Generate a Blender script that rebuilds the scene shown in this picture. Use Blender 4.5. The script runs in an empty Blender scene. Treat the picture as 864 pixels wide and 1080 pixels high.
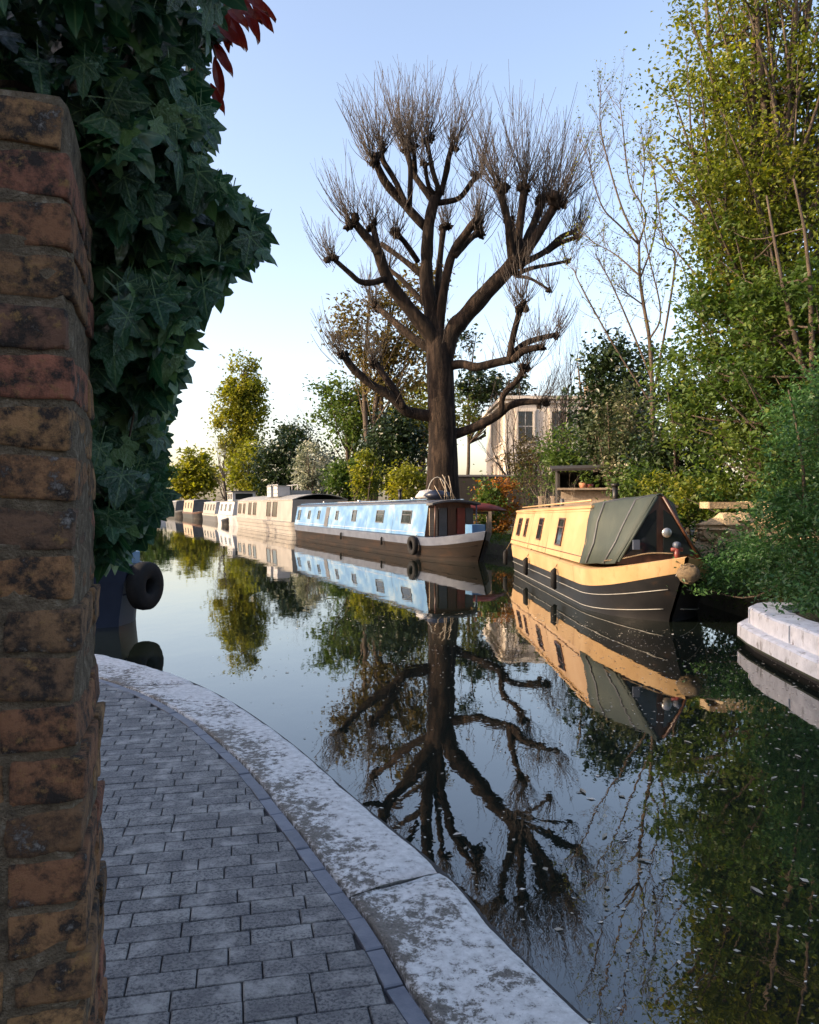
import bpy, math, random
import numpy as np
from mathutils import Vector, Matrix, noise
random.seed(7); rng = np.random.default_rng(7)
S = bpy.context.scene; COL = S.collection
R = math.radians
# ---------------------------------------------------------------- camera, sky, sun, exposure
F = 850.0; YH = 530.0; CAMZ = 1.92          # focal length in photo pixels, horizon row, eye height over the water
cd = bpy.data.cameras.new('camera'); cam = bpy.data.objects.new('camera', cd); COL.objects.link(cam)
cam.location = (0, 0, CAMZ); cam.rotation_euler = (R(90), 0, 0)
cd.sensor_fit = 'HORIZONTAL'; cd.sensor_width = 36; cd.lens = 36*F/864; cd.shift_y = -10/864
cd.clip_start = .02; cd.clip_end = 3000; S.camera = cam
SUN_EL = R(21); SUN_AZ = math.atan2(-.975, -.22)     # direction towards the sun (x, y)
sx, sy = -.975, -.22
w = bpy.data.worlds.new('World'); S.world = w; w.use_nodes = True
nt = w.node_tree; bg = nt.nodes['Background']
sky = nt.nodes.new('ShaderNodeTexSky'); sky.sky_type = 'NISHITA'; sky.sun_disc = False
sky.sun_elevation = SUN_EL; sky.sun_rotation = math.atan2(sx, sy)
sky.air_density = 1.0; sky.dust_density = 2.4; sky.ozone_density = 2.4
wb = nt.nodes.new('ShaderNodeMix'); wb.data_type = 'RGBA'; wb.blend_type = 'MULTIPLY'; wb.inputs[0].default_value = 1; wb.inputs[7].default_value = (1.22, 1.0, .88, 1)   # even warm balance of the whole sky
nt.links.new(sky.outputs[0], wb.inputs[6]); nt.links.new(wb.outputs[2], bg.inputs[0]); bg.inputs[1].default_value = .15
sd = bpy.data.lights.new('sun', 'SUN'); sd.energy = 3.1; sd.angle = R(.6); sd.color = (1, .78, .53)
so = bpy.data.objects.new('sun', sd); COL.objects.link(so)
so.rotation_euler = Vector((sx*math.cos(SUN_EL), sy*math.cos(SUN_EL), math.sin(SUN_EL))).to_track_quat('Z', 'Y').to_euler()
S.view_settings.view_transform = 'Standard'; S.view_settings.look = 'None'
S.view_settings.exposure = 1.65; S.view_settings.gamma = 1

# ---------------------------------------------------------------- helpers
def P(x, y, d): return Vector(((x-432)/F*d, d, CAMZ-(y-YH)/F*d))     # a measured point at its own distance d
def link(o, parent=None):
    COL.objects.link(o)
    if parent: o.parent = parent
    return o
def tag(o, label=None, cat=None, group=None, kind=None):
    if label: o['label'] = label
    if cat: o['category'] = cat
    if group: o['group'] = group
    if kind: o['kind'] = kind
    return o
def empty(name, loc, rz=0, **k):
    o = bpy.data.objects.new(name, None); o.location = loc; o.rotation_euler = (0, 0, rz); o.empty_display_size = .2
    return tag(link(o), **k)
def mesh(name, v, f, m, parent=None, smooth=False, **k):
    me = bpy.data.meshes.new(name); me.from_pydata([tuple(map(float, q)) for q in v], [], f); me.update()
    if smooth: me.polygons.foreach_set('use_smooth', [True]*len(me.polygons))
    me.materials.append(m)
    return tag(link(bpy.data.objects.new(name, me), parent), **k)
class MB:
    """collects verts and faces"""
    def __init__(s): s.v = []; s.f = []
    def add(s, v, f):
        n = len(s.v); s.v += [tuple(q) for q in v]; s.f += [tuple(i+n for i in q) for q in f]; return s
    def box(s, c, d, M=None):
        x, y, z = c; a, b, e = d[0]/2, d[1]/2, d[2]/2
        v = [Vector((x+i*a, y+j*b, z+k*e)) for k in (-1, 1) for j in (-1, 1) for i in (-1, 1)]
        if M is not None: v = [M @ q for q in v]
        return s.add(v, [(0,2,3,1), (4,5,7,6), (0,1,5,4), (2,6,7,3), (0,4,6,2), (1,3,7,5)])
    def tube(s, pts, rad, n=6, cap=True):
        pts = [Vector(p) for p in pts]; N = len(pts)
        if not hasattr(rad, '__len__'): rad = [rad]*N
        ref = None; base = len(s.v)
        for i, p in enumerate(pts):
            t = (pts[min(i+1, N-1)]-pts[max(i-1, 0)])
            t = t.normalized() if t.length > 1e-9 else Vector((0, 0, 1))
            if ref is None:
                ref = t.orthogonal().normalized()
            ref = (ref-t*ref.dot(t)); ref = ref.normalized() if ref.length > 1e-6 else t.orthogonal().normalized()
            b = t.cross(ref)
            for k in range(n):
                a = 2*math.pi*k/n; s.v.append(tuple(p+(ref*math.cos(a)+b*math.sin(a))*rad[i]))
        for i in range(N-1):
            for k in range(n):
                a = base+i*n+k; c = base+i*n+(k+1) % n; s.f.append((a, c, c+n, a+n))
        if cap:
            s.f.append(tuple(base+k for k in reversed(range(n)))); s.f.append(tuple(base+(N-1)*n+k for k in range(n)))
        return s
    def loft(s, secs, closed=True, caps=True):
        n = len(secs[0]); base = len(s.v)
        for q in secs: s.v += [tuple(p) for p in q]
        for i in range(len(secs)-1):
            for k in range(n if closed else n-1):
                a = base+i*n+k; c = base+i*n+(k+1) % n; s.f.append((a, c, c+n, a+n))
        if caps and closed:
            s.f.append(tuple(base+k for k in reversed(range(n)))); s.f.append(tuple(base+(len(secs)-1)*n+k for k in range(n)))
        return s
    def ball(s, c, r, seg=10, rings=7, jit=0, sc=(1, 1, 1)):
        c = Vector(c); v = []; f = []
        for i in range(rings+1):
            th = math.pi*i/rings
            for k in range(seg):
                a = 2*math.pi*k/seg; d = Vector((math.sin(th)*math.cos(a), math.sin(th)*math.sin(a), math.cos(th)))
                q = 1+jit*noise.noise(d*1.7+c*3)
                v.append(c+Vector((d.x*sc[0], d.y*sc[1], d.z*sc[2]))*r*q)
        for i in range(rings):
            for k in range(seg):
                a = i*seg+k; b = i*seg+(k+1) % seg; f.append((a, a+seg, b+seg, b))
        return s.add(v, f)
    def torus(s, c, axis, Rr, r, n=24, m=10, flat=1.0):
        c = Vector(c); ax = Vector(axis).normalized(); u = ax.orthogonal().normalized(); w_ = ax.cross(u); v = []; f = []
        for i in range(n):
            a = 2*math.pi*i/n; d = u*math.cos(a)+w_*math.sin(a)
            for j in range(m):
                b = 2*math.pi*j/m
                cb, sb = math.cos(b), math.sin(b)
                cb = math.copysign(abs(cb)**.6, cb); sb = math.copysign(abs(sb)**.6, sb)
                v.append(c+d*(Rr+r*cb)+ax*(r*flat*sb))
        for i in range(n):
            for j in range(m):
                f.append((i*m+j, ((i+1) % n)*m+j, ((i+1) % n)*m+(j+1) % m, i*m+(j+1) % m))
        return s.add(v, f)
    def out(s, name, m, parent=None, smooth=False, **k): return mesh(name, s.v, s.f, m, parent, smooth, **k)
def smoothline(pts, n=6):
    """Catmull-Rom through points given as tuples"""
    p = [np.array(q, float) for q in pts]; p = [2*p[0]-p[1]]+p+[2*p[-1]-p[-2]]; o = []
    for i in range(1, len(p)-2):
        for k in range(n):
            t = k/n; a, b, c, d = p[i-1], p[i], p[i+1], p[i+2]
            o.append(.5*((2*b)+(c-a)*t+(2*a-5*b+4*c-d)*t*t+(-a+3*b-3*c+d)*t**3))
    o.append(p[-2]); return o

# ---------------------------------------------------------------- materials
def newmat(name):
    m = bpy.data.materials.new(name); m.use_nodes = True; n = m.node_tree
    return m, n, n.nodes['Principled BSDF']
def nd(n, t, **k):
    q = n.nodes.new(t)
    for a, b in k.items(): setattr(q, a, b)
    return q
def ramp(n, fac, stops):
    r = nd(n, 'ShaderNodeValToRGB'); e = r.color_ramp.elements
    while len(e) < len(stops): e.new(.5)
    for q, (p, c) in zip(e, stops): q.position = p; q.color = (*c, 1) if len(c) == 3 else c
    n.links.new(fac, r.inputs[0]); return r.outputs[0]
def noisetex(n, scale, detail=6, rough=.6, dist=0, coord='Object', stretch=None):
    tc = nd(n, 'ShaderNodeTexCoord'); out = tc.outputs[coord]
    if stretch:
        mp = nd(n, 'ShaderNodeMapping'); mp.inputs['Scale'].default_value = stretch; n.links.new(out, mp.inputs[0]); out = mp.outputs[0]
    t = nd(n, 'ShaderNodeTexNoise'); t.inputs['Scale'].default_value = scale; t.inputs['Detail'].default_value = detail
    t.inputs['Roughness'].default_value = rough; t.inputs['Distortion'].default_value = dist
    n.links.new(out, t.inputs['Vector']); return t.outputs['Fac']
def bump(n, bsdf, h, strength=.5, dist=.02):
    b = nd(n, 'ShaderNodeBump'); b.inputs['Strength'].default_value = strength; b.inputs['Distance'].default_value = dist
    n.links.new(h, b.inputs['Height']); n.links.new(b.outputs[0], bsdf.inputs['Normal'])
def mixc(n, fac, a, b, mode='MIX'):
    q = nd(n, 'ShaderNodeMix', data_type='RGBA', blend_type=mode)
    for s, v in ((0, fac), (6, a), (7, b)):
        if hasattr(v, 'links') or hasattr(v, 'is_linked'): n.links.new(v, q.inputs[s])
        else: q.inputs[s].default_value = v if s == 0 else (*v, 1)
    return q.outputs[2]
def simple(name, stops, scale=6, rough=.6, bstr=.3, bdist=.01, metal=0, spec=.5, detail=6, stretch=None, rand=0, dirt=None, coat=0):
    """noise-ramped colour, fine relief, optional per-object variation and dirt with a shape of its own"""
    m, n, b = newmat(name); f = noisetex(n, scale, detail, .62, .3, stretch=stretch); c = ramp(n, f, stops)
    if rand:
        oi = nd(n, 'ShaderNodeObjectInfo'); hs = nd(n, 'ShaderNodeHueSaturation')
        mr = nd(n, 'ShaderNodeMapRange'); mr.inputs[3].default_value = 1-rand; mr.inputs[4].default_value = 1+rand
        n.links.new(oi.outputs['Random'], mr.inputs[0]); n.links.new(mr.outputs[0], hs.inputs['Value']); n.links.new(c, hs.inputs['Color']); c = hs.outputs[0]
    if dirt:
        f2 = noisetex(n, dirt[1], 8, .7, .5, stretch=dirt[3] if len(dirt) > 3 else None); k = ramp(n, f2, [(dirt[2]-.06, (0, 0, 0)), (dirt[2]+.06, (1, 1, 1))]); c = mixc(n, k, c, dirt[0])
    n.links.new(c, b.inputs['Base Color']); b.inputs['Roughness'].default_value = rough; b.inputs['Metallic'].default_value = metal
    b.inputs['Specular IOR Level'].default_value = spec; b.inputs['Coat Weight'].default_value = coat
    if bstr: bump(n, b, noisetex(n, scale*6, 5, .6, stretch=stretch), bstr, bdist)
    return m
def leafmat(name, c1, c2, c3=None, trans=.35, rough=.5, spec=.35, vein=None):
    """per-leaf tint attribute picks between the plant's own leaf colours; thin leaves let light through"""
    m, n, b = newmat(name)
    a = nd(n, 'ShaderNodeAttribute', attribute_name='tint')
    c = ramp(n, a.outputs['Fac'], [(0, c1), (.6, c2), (1, c3 or c2)])
    if vein:
        va = nd(n, 'ShaderNodeAttribute', attribute_name='vein'); c = mixc(n, ramp(n, va.outputs['Fac'], [(.80, (0, 0, 0)), (.97, (.8, .8, .8))]), c, vein)
        c = mixc(n, ramp(n, noisetex(n, 5, 6, .7), [(.55, (0, 0, 0)), (.75, (.5, .5, .5))]), c, (.06, .06, .02)); bump(n, b, noisetex(n, 9, 4, .6), .35, .04)
    n.links.new(c, b.inputs['Base Color']); b.inputs['Roughness'].default_value = rough; b.inputs['Specular IOR Level'].default_value = spec
    t = nd(n, 'ShaderNodeBsdfTranslucent'); hs = nd(n, 'ShaderNodeHueSaturation'); hs.inputs['Value'].default_value = 1.5; hs.inputs['Saturation'].default_value = 1.1
    n.links.new(c, hs.inputs['Color']); n.links.new(hs.outputs[0], t.inputs['Color'])
    mx = nd(n, 'ShaderNodeMixShader'); mx.inputs[0].default_value = trans
    n.links.new(b.outputs[0], mx.inputs[1]); n.links.new(t.outputs[0], mx.inputs[2]); n.links.new(mx.outputs[0], n.nodes['Material Output'].inputs[0])
    return m
M = {}
def water_mat():
    m, n, b = newmat('canal_water')
    b.inputs['Base Color'].default_value = (.006, .009, .007, 1); b.inputs['Roughness'].default_value = .012
    b.inputs['IOR'].default_value = 2.05; b.inputs['Specular IOR Level'].default_value = .5
    h1 = noisetex(n, 1.3, 2, .5, .2, stretch=(1, .55, 1)); h2 = noisetex(n, 7, 3, .55, .4, stretch=(1, .6, 1))
    ad = nd(n, 'ShaderNodeMath', operation='MULTIPLY_ADD'); n.links.new(h2, ad.inputs[0]); ad.inputs[1].default_value = .12; n.links.new(h1, ad.inputs[2])
    bump(n, b, ad.outputs[0], .07, .05)
    return m
M['water'] = water_mat()
def brick_mat():
    m, n, b = newmat('old_brick')
    oi = nd(n, 'ShaderNodeObjectInfo')
    base = ramp(n, oi.outputs['Random'], [(0, (.21, .11, .055)), (.2, (.44, .235, .10)), (.4, (.34, .145, .07)), (.6, (.50, .28, .115)), (.8, (.19, .105, .065)), (1, (.45, .165, .095))])
    ge = nd(n, 'ShaderNodeTexCoord'); t = nd(n, 'ShaderNodeTexNoise'); n.links.new(ge.outputs['Object'], t.inputs['Vector'])
    t.noise_dimensions = '4D'; mu = nd(n, 'ShaderNodeMath', operation='MULTIPLY'); mu.inputs[1].default_value = 50; n.links.new(oi.outputs['Random'], mu.inputs[0]); n.links.new(mu.outputs[0], t.inputs['W'])
    t.inputs['Scale'].default_value = 26; t.inputs['Detail'].default_value = 10; t.inputs['Roughness'].default_value = .74
    c = mixc(n, ramp(n, t.outputs['Fac'], [(.44, (0, 0, 0)), (.58, (1, 1, 1))]), base, (.028, .018, .013))
    t2 = nd(n, 'ShaderNodeTexNoise'); t2.noise_dimensions = '4D'; n.links.new(ge.outputs['Object'], t2.inputs['Vector']); n.links.new(mu.outputs[0], t2.inputs['W'])
    t2.inputs['Scale'].default_value = 48; t2.inputs['Detail'].default_value = 9; t2.inputs['Roughness'].default_value = .78
    c = mixc(n, ramp(n, t2.outputs['Fac'], [(.55, (0, 0, 0)), (.64, (.85, .85, .85))]), c, (.40, .23, .075))
    t3 = nd(n, 'ShaderNodeTexNoise'); t3.noise_dimensions = '4D'; n.links.new(ge.outputs['Object'], t3.inputs['Vector']); n.links.new(mu.outputs[0], t3.inputs['W'])
    t3.inputs['Scale'].default_value = 13; t3.inputs['Detail'].default_value = 10; t3.inputs['Roughness'].default_value = .78
    c = mixc(n, ramp(n, t3.outputs['Fac'], [(.59, (0, 0, 0)), (.66, (.8, .8, .8))]), c, (.40, .37, .34))
    n.links.new(c, b.inputs['Base Color']); b.inputs['Roughness'].default_value = .88
    bump(n, b, t2.outputs['Fac'], 1, .03); return m
M['brick'] = brick_mat()
M['mortar'] = simple('lime_mortar', [(.3, (.08, .058, .036)), (.46, (.19, .14, .085)), (.58, (.27, .205, .13)), (.7, (.46, .39, .29))], 40, .95, 1, .05, detail=10)
def paver_mat():
    m, n, b = newmat('blue_grey_paver')
    oi = nd(n, 'ShaderNodeObjectInfo'); at = nd(n, 'ShaderNodeAttribute', attribute_name='tint')
    ad = nd(n, 'ShaderNodeMath', operation='ADD'); n.links.new(oi.outputs['Random'], ad.inputs[0]); n.links.new(at.outputs['Fac'], ad.inputs[1])
    fr = nd(n, 'ShaderNodeMath', operation='FRACT'); n.links.new(ad.outputs[0], fr.inputs[0])
    base = ramp(n, fr.outputs[0], [(0, (.125, .123, .125)), (.3, (.175, .172, .17)), (.55, (.145, .143, .146)), (.8, (.22, .217, .21)), (1, (.10, .10, .104))])
    big = noisetex(n, 2.2, 6, .65, .2, coord='Generated')
    tc = nd(n, 'ShaderNodeNewGeometry')
    t = nd(n, 'ShaderNodeTexNoise'); n.links.new(tc.outputs['Position'], t.inputs['Vector']); t.inputs['Scale'].default_value = 90; t.inputs['Detail'].default_value = 5; t.inputs['Roughness'].default_value = .7
    c = mixc(n, ramp(n, t.outputs['Fac'], [(.40, (1, 1, 1)), (.54, (0, 0, 0))]), base, (.035, .038, .048))
    t2 = nd(n, 'ShaderNodeTexNoise'); n.links.new(tc.outputs['Position'], t2.inputs['Vector']); t2.inputs['Scale'].default_value = 7; t2.inputs['Detail'].default_value = 8; t2.inputs['Roughness'].default_value = .65
    c = mixc(n, ramp(n, t2.outputs['Fac'], [(.5, (0, 0, 0)), (.66, (.8, .8, .8))]), c, (.33, .325, .31))
    c = mixc(n, ramp(n, t2.outputs['Fac'], [(.32, (.85, .85, .85)), (.46, (0, 0, 0))]), c, (.06, .062, .072))
    n.links.new(c, b.inputs['Base Color']); b.inputs['Roughness'].default_value = .62; b.inputs['Specular IOR Level'].default_value = .45
    bump(n, b, t.outputs['Fac'], .9, .008); return m
M['paver'] = paver_mat()
M['edging'] = simple('blue_brick_edging', [(.3, (.085, .095, .125)), (.55, (.125, .135, .165)), (.8, (.17, .178, .20))], 14, .55, .4, .004, rand=.18)
M['sand'] = simple('dark_joint_sand', [(.3, (.018, .018, .02)), (.7, (.045, .043, .042))], 30, .95, .5, .01)
def coping_mat():
    m, n, b = newmat('worn_white_painted_stone')
    ge = nd(n, 'ShaderNodeNewGeometry'); at = nd(n, 'ShaderNodeAttribute', attribute_name='across')
    def nz(s, d, r, ds=0):
        t = nd(n, 'ShaderNodeTexNoise'); n.links.new(ge.outputs['Position'], t.inputs['Vector']); t.inputs['Scale'].default_value = s; t.inputs['Detail'].default_value = d
        t.inputs['Roughness'].default_value = r; t.inputs['Distortion'].default_value = ds; return t.outputs['Fac']
    big = nz(2.6, 5, .6, .4); mid = nz(24, 10, .78, .3); fine = nz(110, 4, .7)
    stone = ramp(n, mid, [(.3, (.075, .068, .058)), (.55, (.16, .145, .125)), (.75, (.27, .25, .22))])
    stone = mixc(n, ramp(n, fine, [(.35, (1, 1, 1)), (.5, (0, 0, 0))]), stone, (.05, .047, .042))
    white = ramp(n, nz(24, 6, .7), [(.3, (.36, .36, .35)), (.55, (.56, .56, .55)), (.8, (.72, .72, .70))])
    # paint survives more towards the water side: worn away by feet on the land side
    s1 = nd(n, 'ShaderNodeMath', operation='MULTIPLY_ADD'); n.links.new(at.outputs['Fac'], s1.inputs[0]); s1.inputs[1].default_value = .20; n.links.new(mid, s1.inputs[2])
    s2 = nd(n, 'ShaderNodeMath', operation='MULTIPLY_ADD'); n.links.new(big, s2.inputs[0]); s2.inputs[1].default_value = .62; n.links.new(s1.outputs[0], s2.inputs[2])
    s3 = nd(n, 'ShaderNodeMath', operation='MULTIPLY_ADD'); n.links.new(fine, s3.inputs[0]); s3.inputs[1].default_value = .22; n.links.new(s2.outputs[0], s3.inputs[2])
    hv = nd(n, 'ShaderNodeMath', operation='MULTIPLY'); n.links.new(s3.outputs[0], hv.inputs[0]); hv.inputs[1].default_value = .8
    k = ramp(n, hv.outputs[0], [(.735, (0, 0, 0)), (.805, (1, 1, 1))])
    pit = ramp(n, nz(42, 8, .8, .3), [(.60, (0, 0, 0)), (.655, (.9, .9, .9))]); n.links.new(mixc(n, pit, mixc(n, k, stone, white), (.05, .048, .043)), b.inputs['Base Color']); b.inputs['Roughness'].default_value = .7
    bump(n, b, s3.outputs[0], .7, .012); return m
M['coping'] = coping_mat()
M['quay'] = simple('white_painted_quay', [(.3, (.50, .51, .52)), (.6, (.68, .69, .70)), (.8, (.8, .8, .8))], 5, .6, .4, .012, dirt=((.10, .075, .05), 7, .62, (1, 1, .5)))
M['earth'] = simple('garden_earth', [(.3, (.03, .024, .015)), (.55, (.06, .05, .028)), (.8, (.05, .07, .022))], 2.5, .95, .8, .05)
M['bark'] = simple('plane_bark', [(.34, (.006, .004, .0035)), (.5, (.016, .011, .008)), (.66, (.05, .034, .024))], 3.4, .95, 1, .10, stretch=(1.6, 1.6, .28), detail=9, spec=.2)
M['bark2'] = simple('grey_brown_bark', [(.3, (.025, .018, .013)), (.55, (.06, .043, .029)), (.8, (.12, .088, .056))], 9, .9, .8, .02, stretch=(1, 1, .3))
M['twig'] = simple('twig_bark', [(.3, (.012, .009, .007)), (.7, (.032, .023, .017))], 8, .85, 0)
M['paletwig'] = simple('pale_twig', [(.3, (.22, .18, .13)), (.7, (.40, .34, .26))], 8, .85, 0)
M['black'] = simple('black_hull_paint', [(.3, (.005, .005, .0055)), (.7, (.013, .0125, .0125))], 3, .4, .15, .01, spec=.3, dirt=((.035, .02, .012), 2.2, .66, (.6, 1, 2.5)))
M['tyre'] = simple('tyre_rubber', [(.3, (.004, .004, .0045)), (.7, (.010, .010, .011))], 12, .8, .4, .006, spec=.25)
M['yellow'] = simple('yellow_boat_paint', [(.3, (.30, .185, .080)), (.5, (.36, .23, .105)), (.75, (.42, .29, .155))], 1.1, .42, .12, .004, dirt=((.24, .13, .05), 3, .62, (.7, 1, .2)))
M['cream'] = simple('cream_boat_paint', [(.3, (.17, .16, .145)), (.6, (.215, .20, .18)), (.8, (.26, .245, .225))], 1.4, .55, .1, .004, dirt=((.34, .26, .19), 2.5, .68, (.7, 1, .25)))
M['blue'] = simple('patchy_blue_paint', [(.34, (.04, .115, .245)), (.48, (.068, .158, .285)), (.58, (.115, .20, .30)), (.70, (.20, .265, .32))], 1.3, .45, .1, .004, detail=3, dirt=((.10, .13, .15), 3, .64, (.7, 1, .3)))
M['bluegrey'] = simple('blue_grey_paint', [(.3, (.04, .05, .075)), (.7, (.085, .10, .135))], 2, .45, .15, .004)
M['rust'] = simple('rusty_hull', [(.3, (.006, .005, .0045)), (.55, (.012, .008, .006)), (.8, (.04, .02, .010))], 1.2, .6, .3, .01, stretch=(.6, 1, 2.4), spec=.15)
M['white'] = simple('white_boat_paint', [(.3, (.27, .27, .275)), (.7, (.38, .38, .39))], 2, .5, .1, .004, dirt=((.36, .33, .28), 3, .68, (.7, 1, .3)))
M['offwhite'] = simple('grubby_white_line', [(.3, (.16, .155, .14)), (.7, (.28, .275, .25))], 3, .5, .1, .004)
M['grey'] = simple('grey_roof_paint', [(.3, (.15, .15, .145)), (.7, (.25, .245, .23))], 2, .6, .15, .004)
M['darkgrey'] = simple('dark_grey_paint', [(.3, (.035, .037, .04)), (.7, (.07, .072, .078))], 3, .55, .2, .004)
M['navy'] = simple('navy_hull_paint', [(.3, (.008, .012, .026)), (.7, (.018, .024, .045))], 2, .4, .2, .006)
M['brown'] = simple('varnished_wood', [(.3, (.035, .013, .008)), (.6, (.07, .026, .013)), (.8, (.12, .05, .022))], 5, .4, .25, .004, stretch=(4, 4, .5))
M['oak'] = simple('weathered_plank', [(.3, (.16, .12, .085)), (.6, (.25, .195, .14)), (.8, (.34, .28, .21))], 4, .85, .5, .006, stretch=(4, .6, 4), rand=.15)
M['redpaint'] = simple('red_paint', [(.3, (.10, .016, .012)), (.7, (.18, .03, .02))], 4, .45, .15, .003)
M['canvas'] = simple('dark_green_canvas', [(.3, (.014, .022, .018)), (.55, (.024, .034, .027)), (.8, (.042, .052, .04))], 2.2, .72, .35, .012, stretch=(1, 1, .5))
M['rope'] = simple('old_rope', [(.3, (.09, .06, .032)), (.7, (.22, .16, .09))], 30, .9, 1, .02)
M['metal'] = simple('dull_metal', [(.3, (.28, .28, .28)), (.7, (.45, .45, .45))], 6, .4, .1, .002, metal=.8)
m, n, b = newmat('window_glass'); b.inputs['Base Color'].default_value = (.012, .015, .018, 1); b.inputs['Roughness'].default_value = .06; b.inputs['IOR'].default_value = 1.5; bump(n, b, noisetex(n, 2.5, 2), .06, .03); M['glass'] = m
M['stucco'] = simple('cream_stucco', [(.3, (.44, .39, .33)), (.6, (.54, .49, .425)), (.8, (.60, .555, .49))], .7, .85, .3, .02, dirt=((.38, .29, .22), 1.2, .66, (1, 1, .35)))
M['slate'] = simple('slate_roof', [(.3, (.07, .07, .08)), (.7, (.13, .125, .13))], 2, .7, .4, .02)
M['housebrick'] = simple('yellow_stock_brick', [(.3, (.14, .10, .06)), (.6, (.24, .18, .11)), (.8, (.30, .23, .15))], 3, .9, .4, .02)
M['rock'] = simple('golden_stone', [(.3, (.20, .14, .08)), (.55, (.38, .28, .16)), (.8, (.52, .41, .26))], 4, .9, .9, .04, rand=.2)
M['darkwood'] = simple('dark_creosote_wood', [(.3, (.006, .005, .0045)), (.7, (.018, .014, .011))], 4, .8, .4, .006, stretch=(3, 3, .5))
M['algae'] = simple('green_algae', [(.3, (.02, .026, .012)), (.7, (.06, .065, .03))], 9, .8, .4, .01)
M['terracotta'] = simple('terracotta', [(.3, (.26, .10, .05)), (.7, (.38, .16, .08))], 6, .8, .3, .005)
# leaf materials
M['l_ivy'] = leafmat('ivy_leaf', (.011, .042, .020), (.028, .088, .036), (.10, .17, .05), .25, .33, .45, vein=(.10, .17, .07))
M['l_red'] = leafmat('red_leaf', (.09, .012, .012), (.15, .022, .018), (.20, .05, .03), .3, .4)
M['l_bright'] = leafmat('spring_leaf', (.036, .06, .010), (.115, .14, .018), (.27, .25, .032), .45)
M['l_gold'] = leafmat('golden_leaf', (.085, .105, .014), (.17, .18, .021), (.27, .24, .032), .45)
M['l_dark'] = leafmat('evergreen_leaf', (.008, .018, .006), (.018, .036, .010), (.04, .06, .016), .15, .4, .5)
M['l_mid'] = leafmat('garden_leaf', (.026, .055, .011), (.062, .105, .018), (.12, .15, .03), .38)
M['l_deep'] = leafmat('bushy_leaf', (.018, .052, .016), (.045, .11, .030), (.085, .165, .045), .35, .45, .4)
M['l_varieg'] = leafmat('variegated_leaf', (.02, .036, .012), (.06, .075, .03), (.30, .27, .18), .22, .4)
M['l_bronze'] = leafmat('bronze_leaf', (.06, .045, .013), (.12, .09, .023), (.11, .115, .03), .35)
M['l_orange'] = leafmat('orange_leaf', (.14, .055, .012), (.27, .11, .02), (.30, .18, .04), .35)
M['l_blossom'] = leafmat('white_blossom', (.05, .07, .025), (.26, .28, .20), (.48, .47, .40), .3)
M['petal'] = leafmat('fallen_petal', (.16, .14, .10), (.40, .37, .30), (.62, .60, .54), .1)

# ---------------------------------------------------------------- leaf and branch builders
def leaves(name, c, size, m, parent=None, ratio=.55, droop=None, fold=.25, flat=.5, tint=None, **k):
    """one leaf per row of c: folded two-sided blade, random heading"""
    c = np.asarray(c, float); N = len(c)
    if np.isscalar(size): size = size*(.65+.7*rng.random(N))
    nrm = rng.normal(size=(N, 3)); nrm[:, 2] = np.abs(nrm[:, 2])+flat; nrm /= np.linalg.norm(nrm, axis=1)[:, None]
    a = rng.normal(size=(N, 3))
    if droop is not None: a = a*.6+np.array(droop)
    a -= nrm*(a*nrm).sum(1)[:, None]; a /= np.linalg.norm(a, axis=1)[:, None]+1e-9
    b = np.cross(nrm, a); L = size[:, None]; W = L*ratio
    v = np.empty((N, 4, 3)); v[:, 0] = c-a*L*.5; v[:, 2] = c+a*L*.5
    mid = c-a*L*.08; v[:, 1] = mid+b*W*.5+nrm*W*fold; v[:, 3] = mid-b*W*.5+nrm*W*fold
    idx = np.arange(N)[:, None]*4; tri = np.concatenate([idx+np.array([[0, 1, 2]]), idx+np.array([[0, 2, 3]])], 1).reshape(-1)
    me = bpy.data.meshes.new(name); me.vertices.add(N*4); me.vertices.foreach_set('co', v.reshape(-1))
    me.loops.add(N*6); me.loops.foreach_set('vertex_index', tri.astype(np.int32))
    me.polygons.add(N*2); me.polygons.foreach_set('loop_start', np.arange(0, N*6, 3, dtype=np.int32)); me.polygons.foreach_set('loop_total', np.full(N*2, 3, np.int32))
    me.update(calc_edges=True); me.materials.append(m)
    t = rng.random(N) if tint is None else np.asarray(tint)
    at = me.attributes.new('tint', 'FLOAT', 'POINT'); at.data.foreach_set('value', np.repeat(t, 4).astype(np.float32))
    return tag(link(bpy.data.objects.new(name, me), parent), **k)
def crown_clusters(ells, n, shell=.55):
    """cluster centres in a union of ellipsoids ((x,y,z),(rx,ry,rz)), weighted towards the outside"""
    vol = np.array([e[1][0]*e[1][1]*e[1][2] for e in ells]); pr = vol**.8; pr = pr/pr.sum(); o = []
    for _ in range(n):
        e = ells[rng.choice(len(ells), p=pr)]; d = rng.normal(size=3); d /= np.linalg.norm(d)
        r = shell+(1-shell)*rng.random()**.6
        r *= 1+.16*noise.noise(Vector(d*2.1)+Vector(e[0]))
        o.append(np.array(e[0])+d*r*np.array(e[1]))
    return np.array(o)
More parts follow.
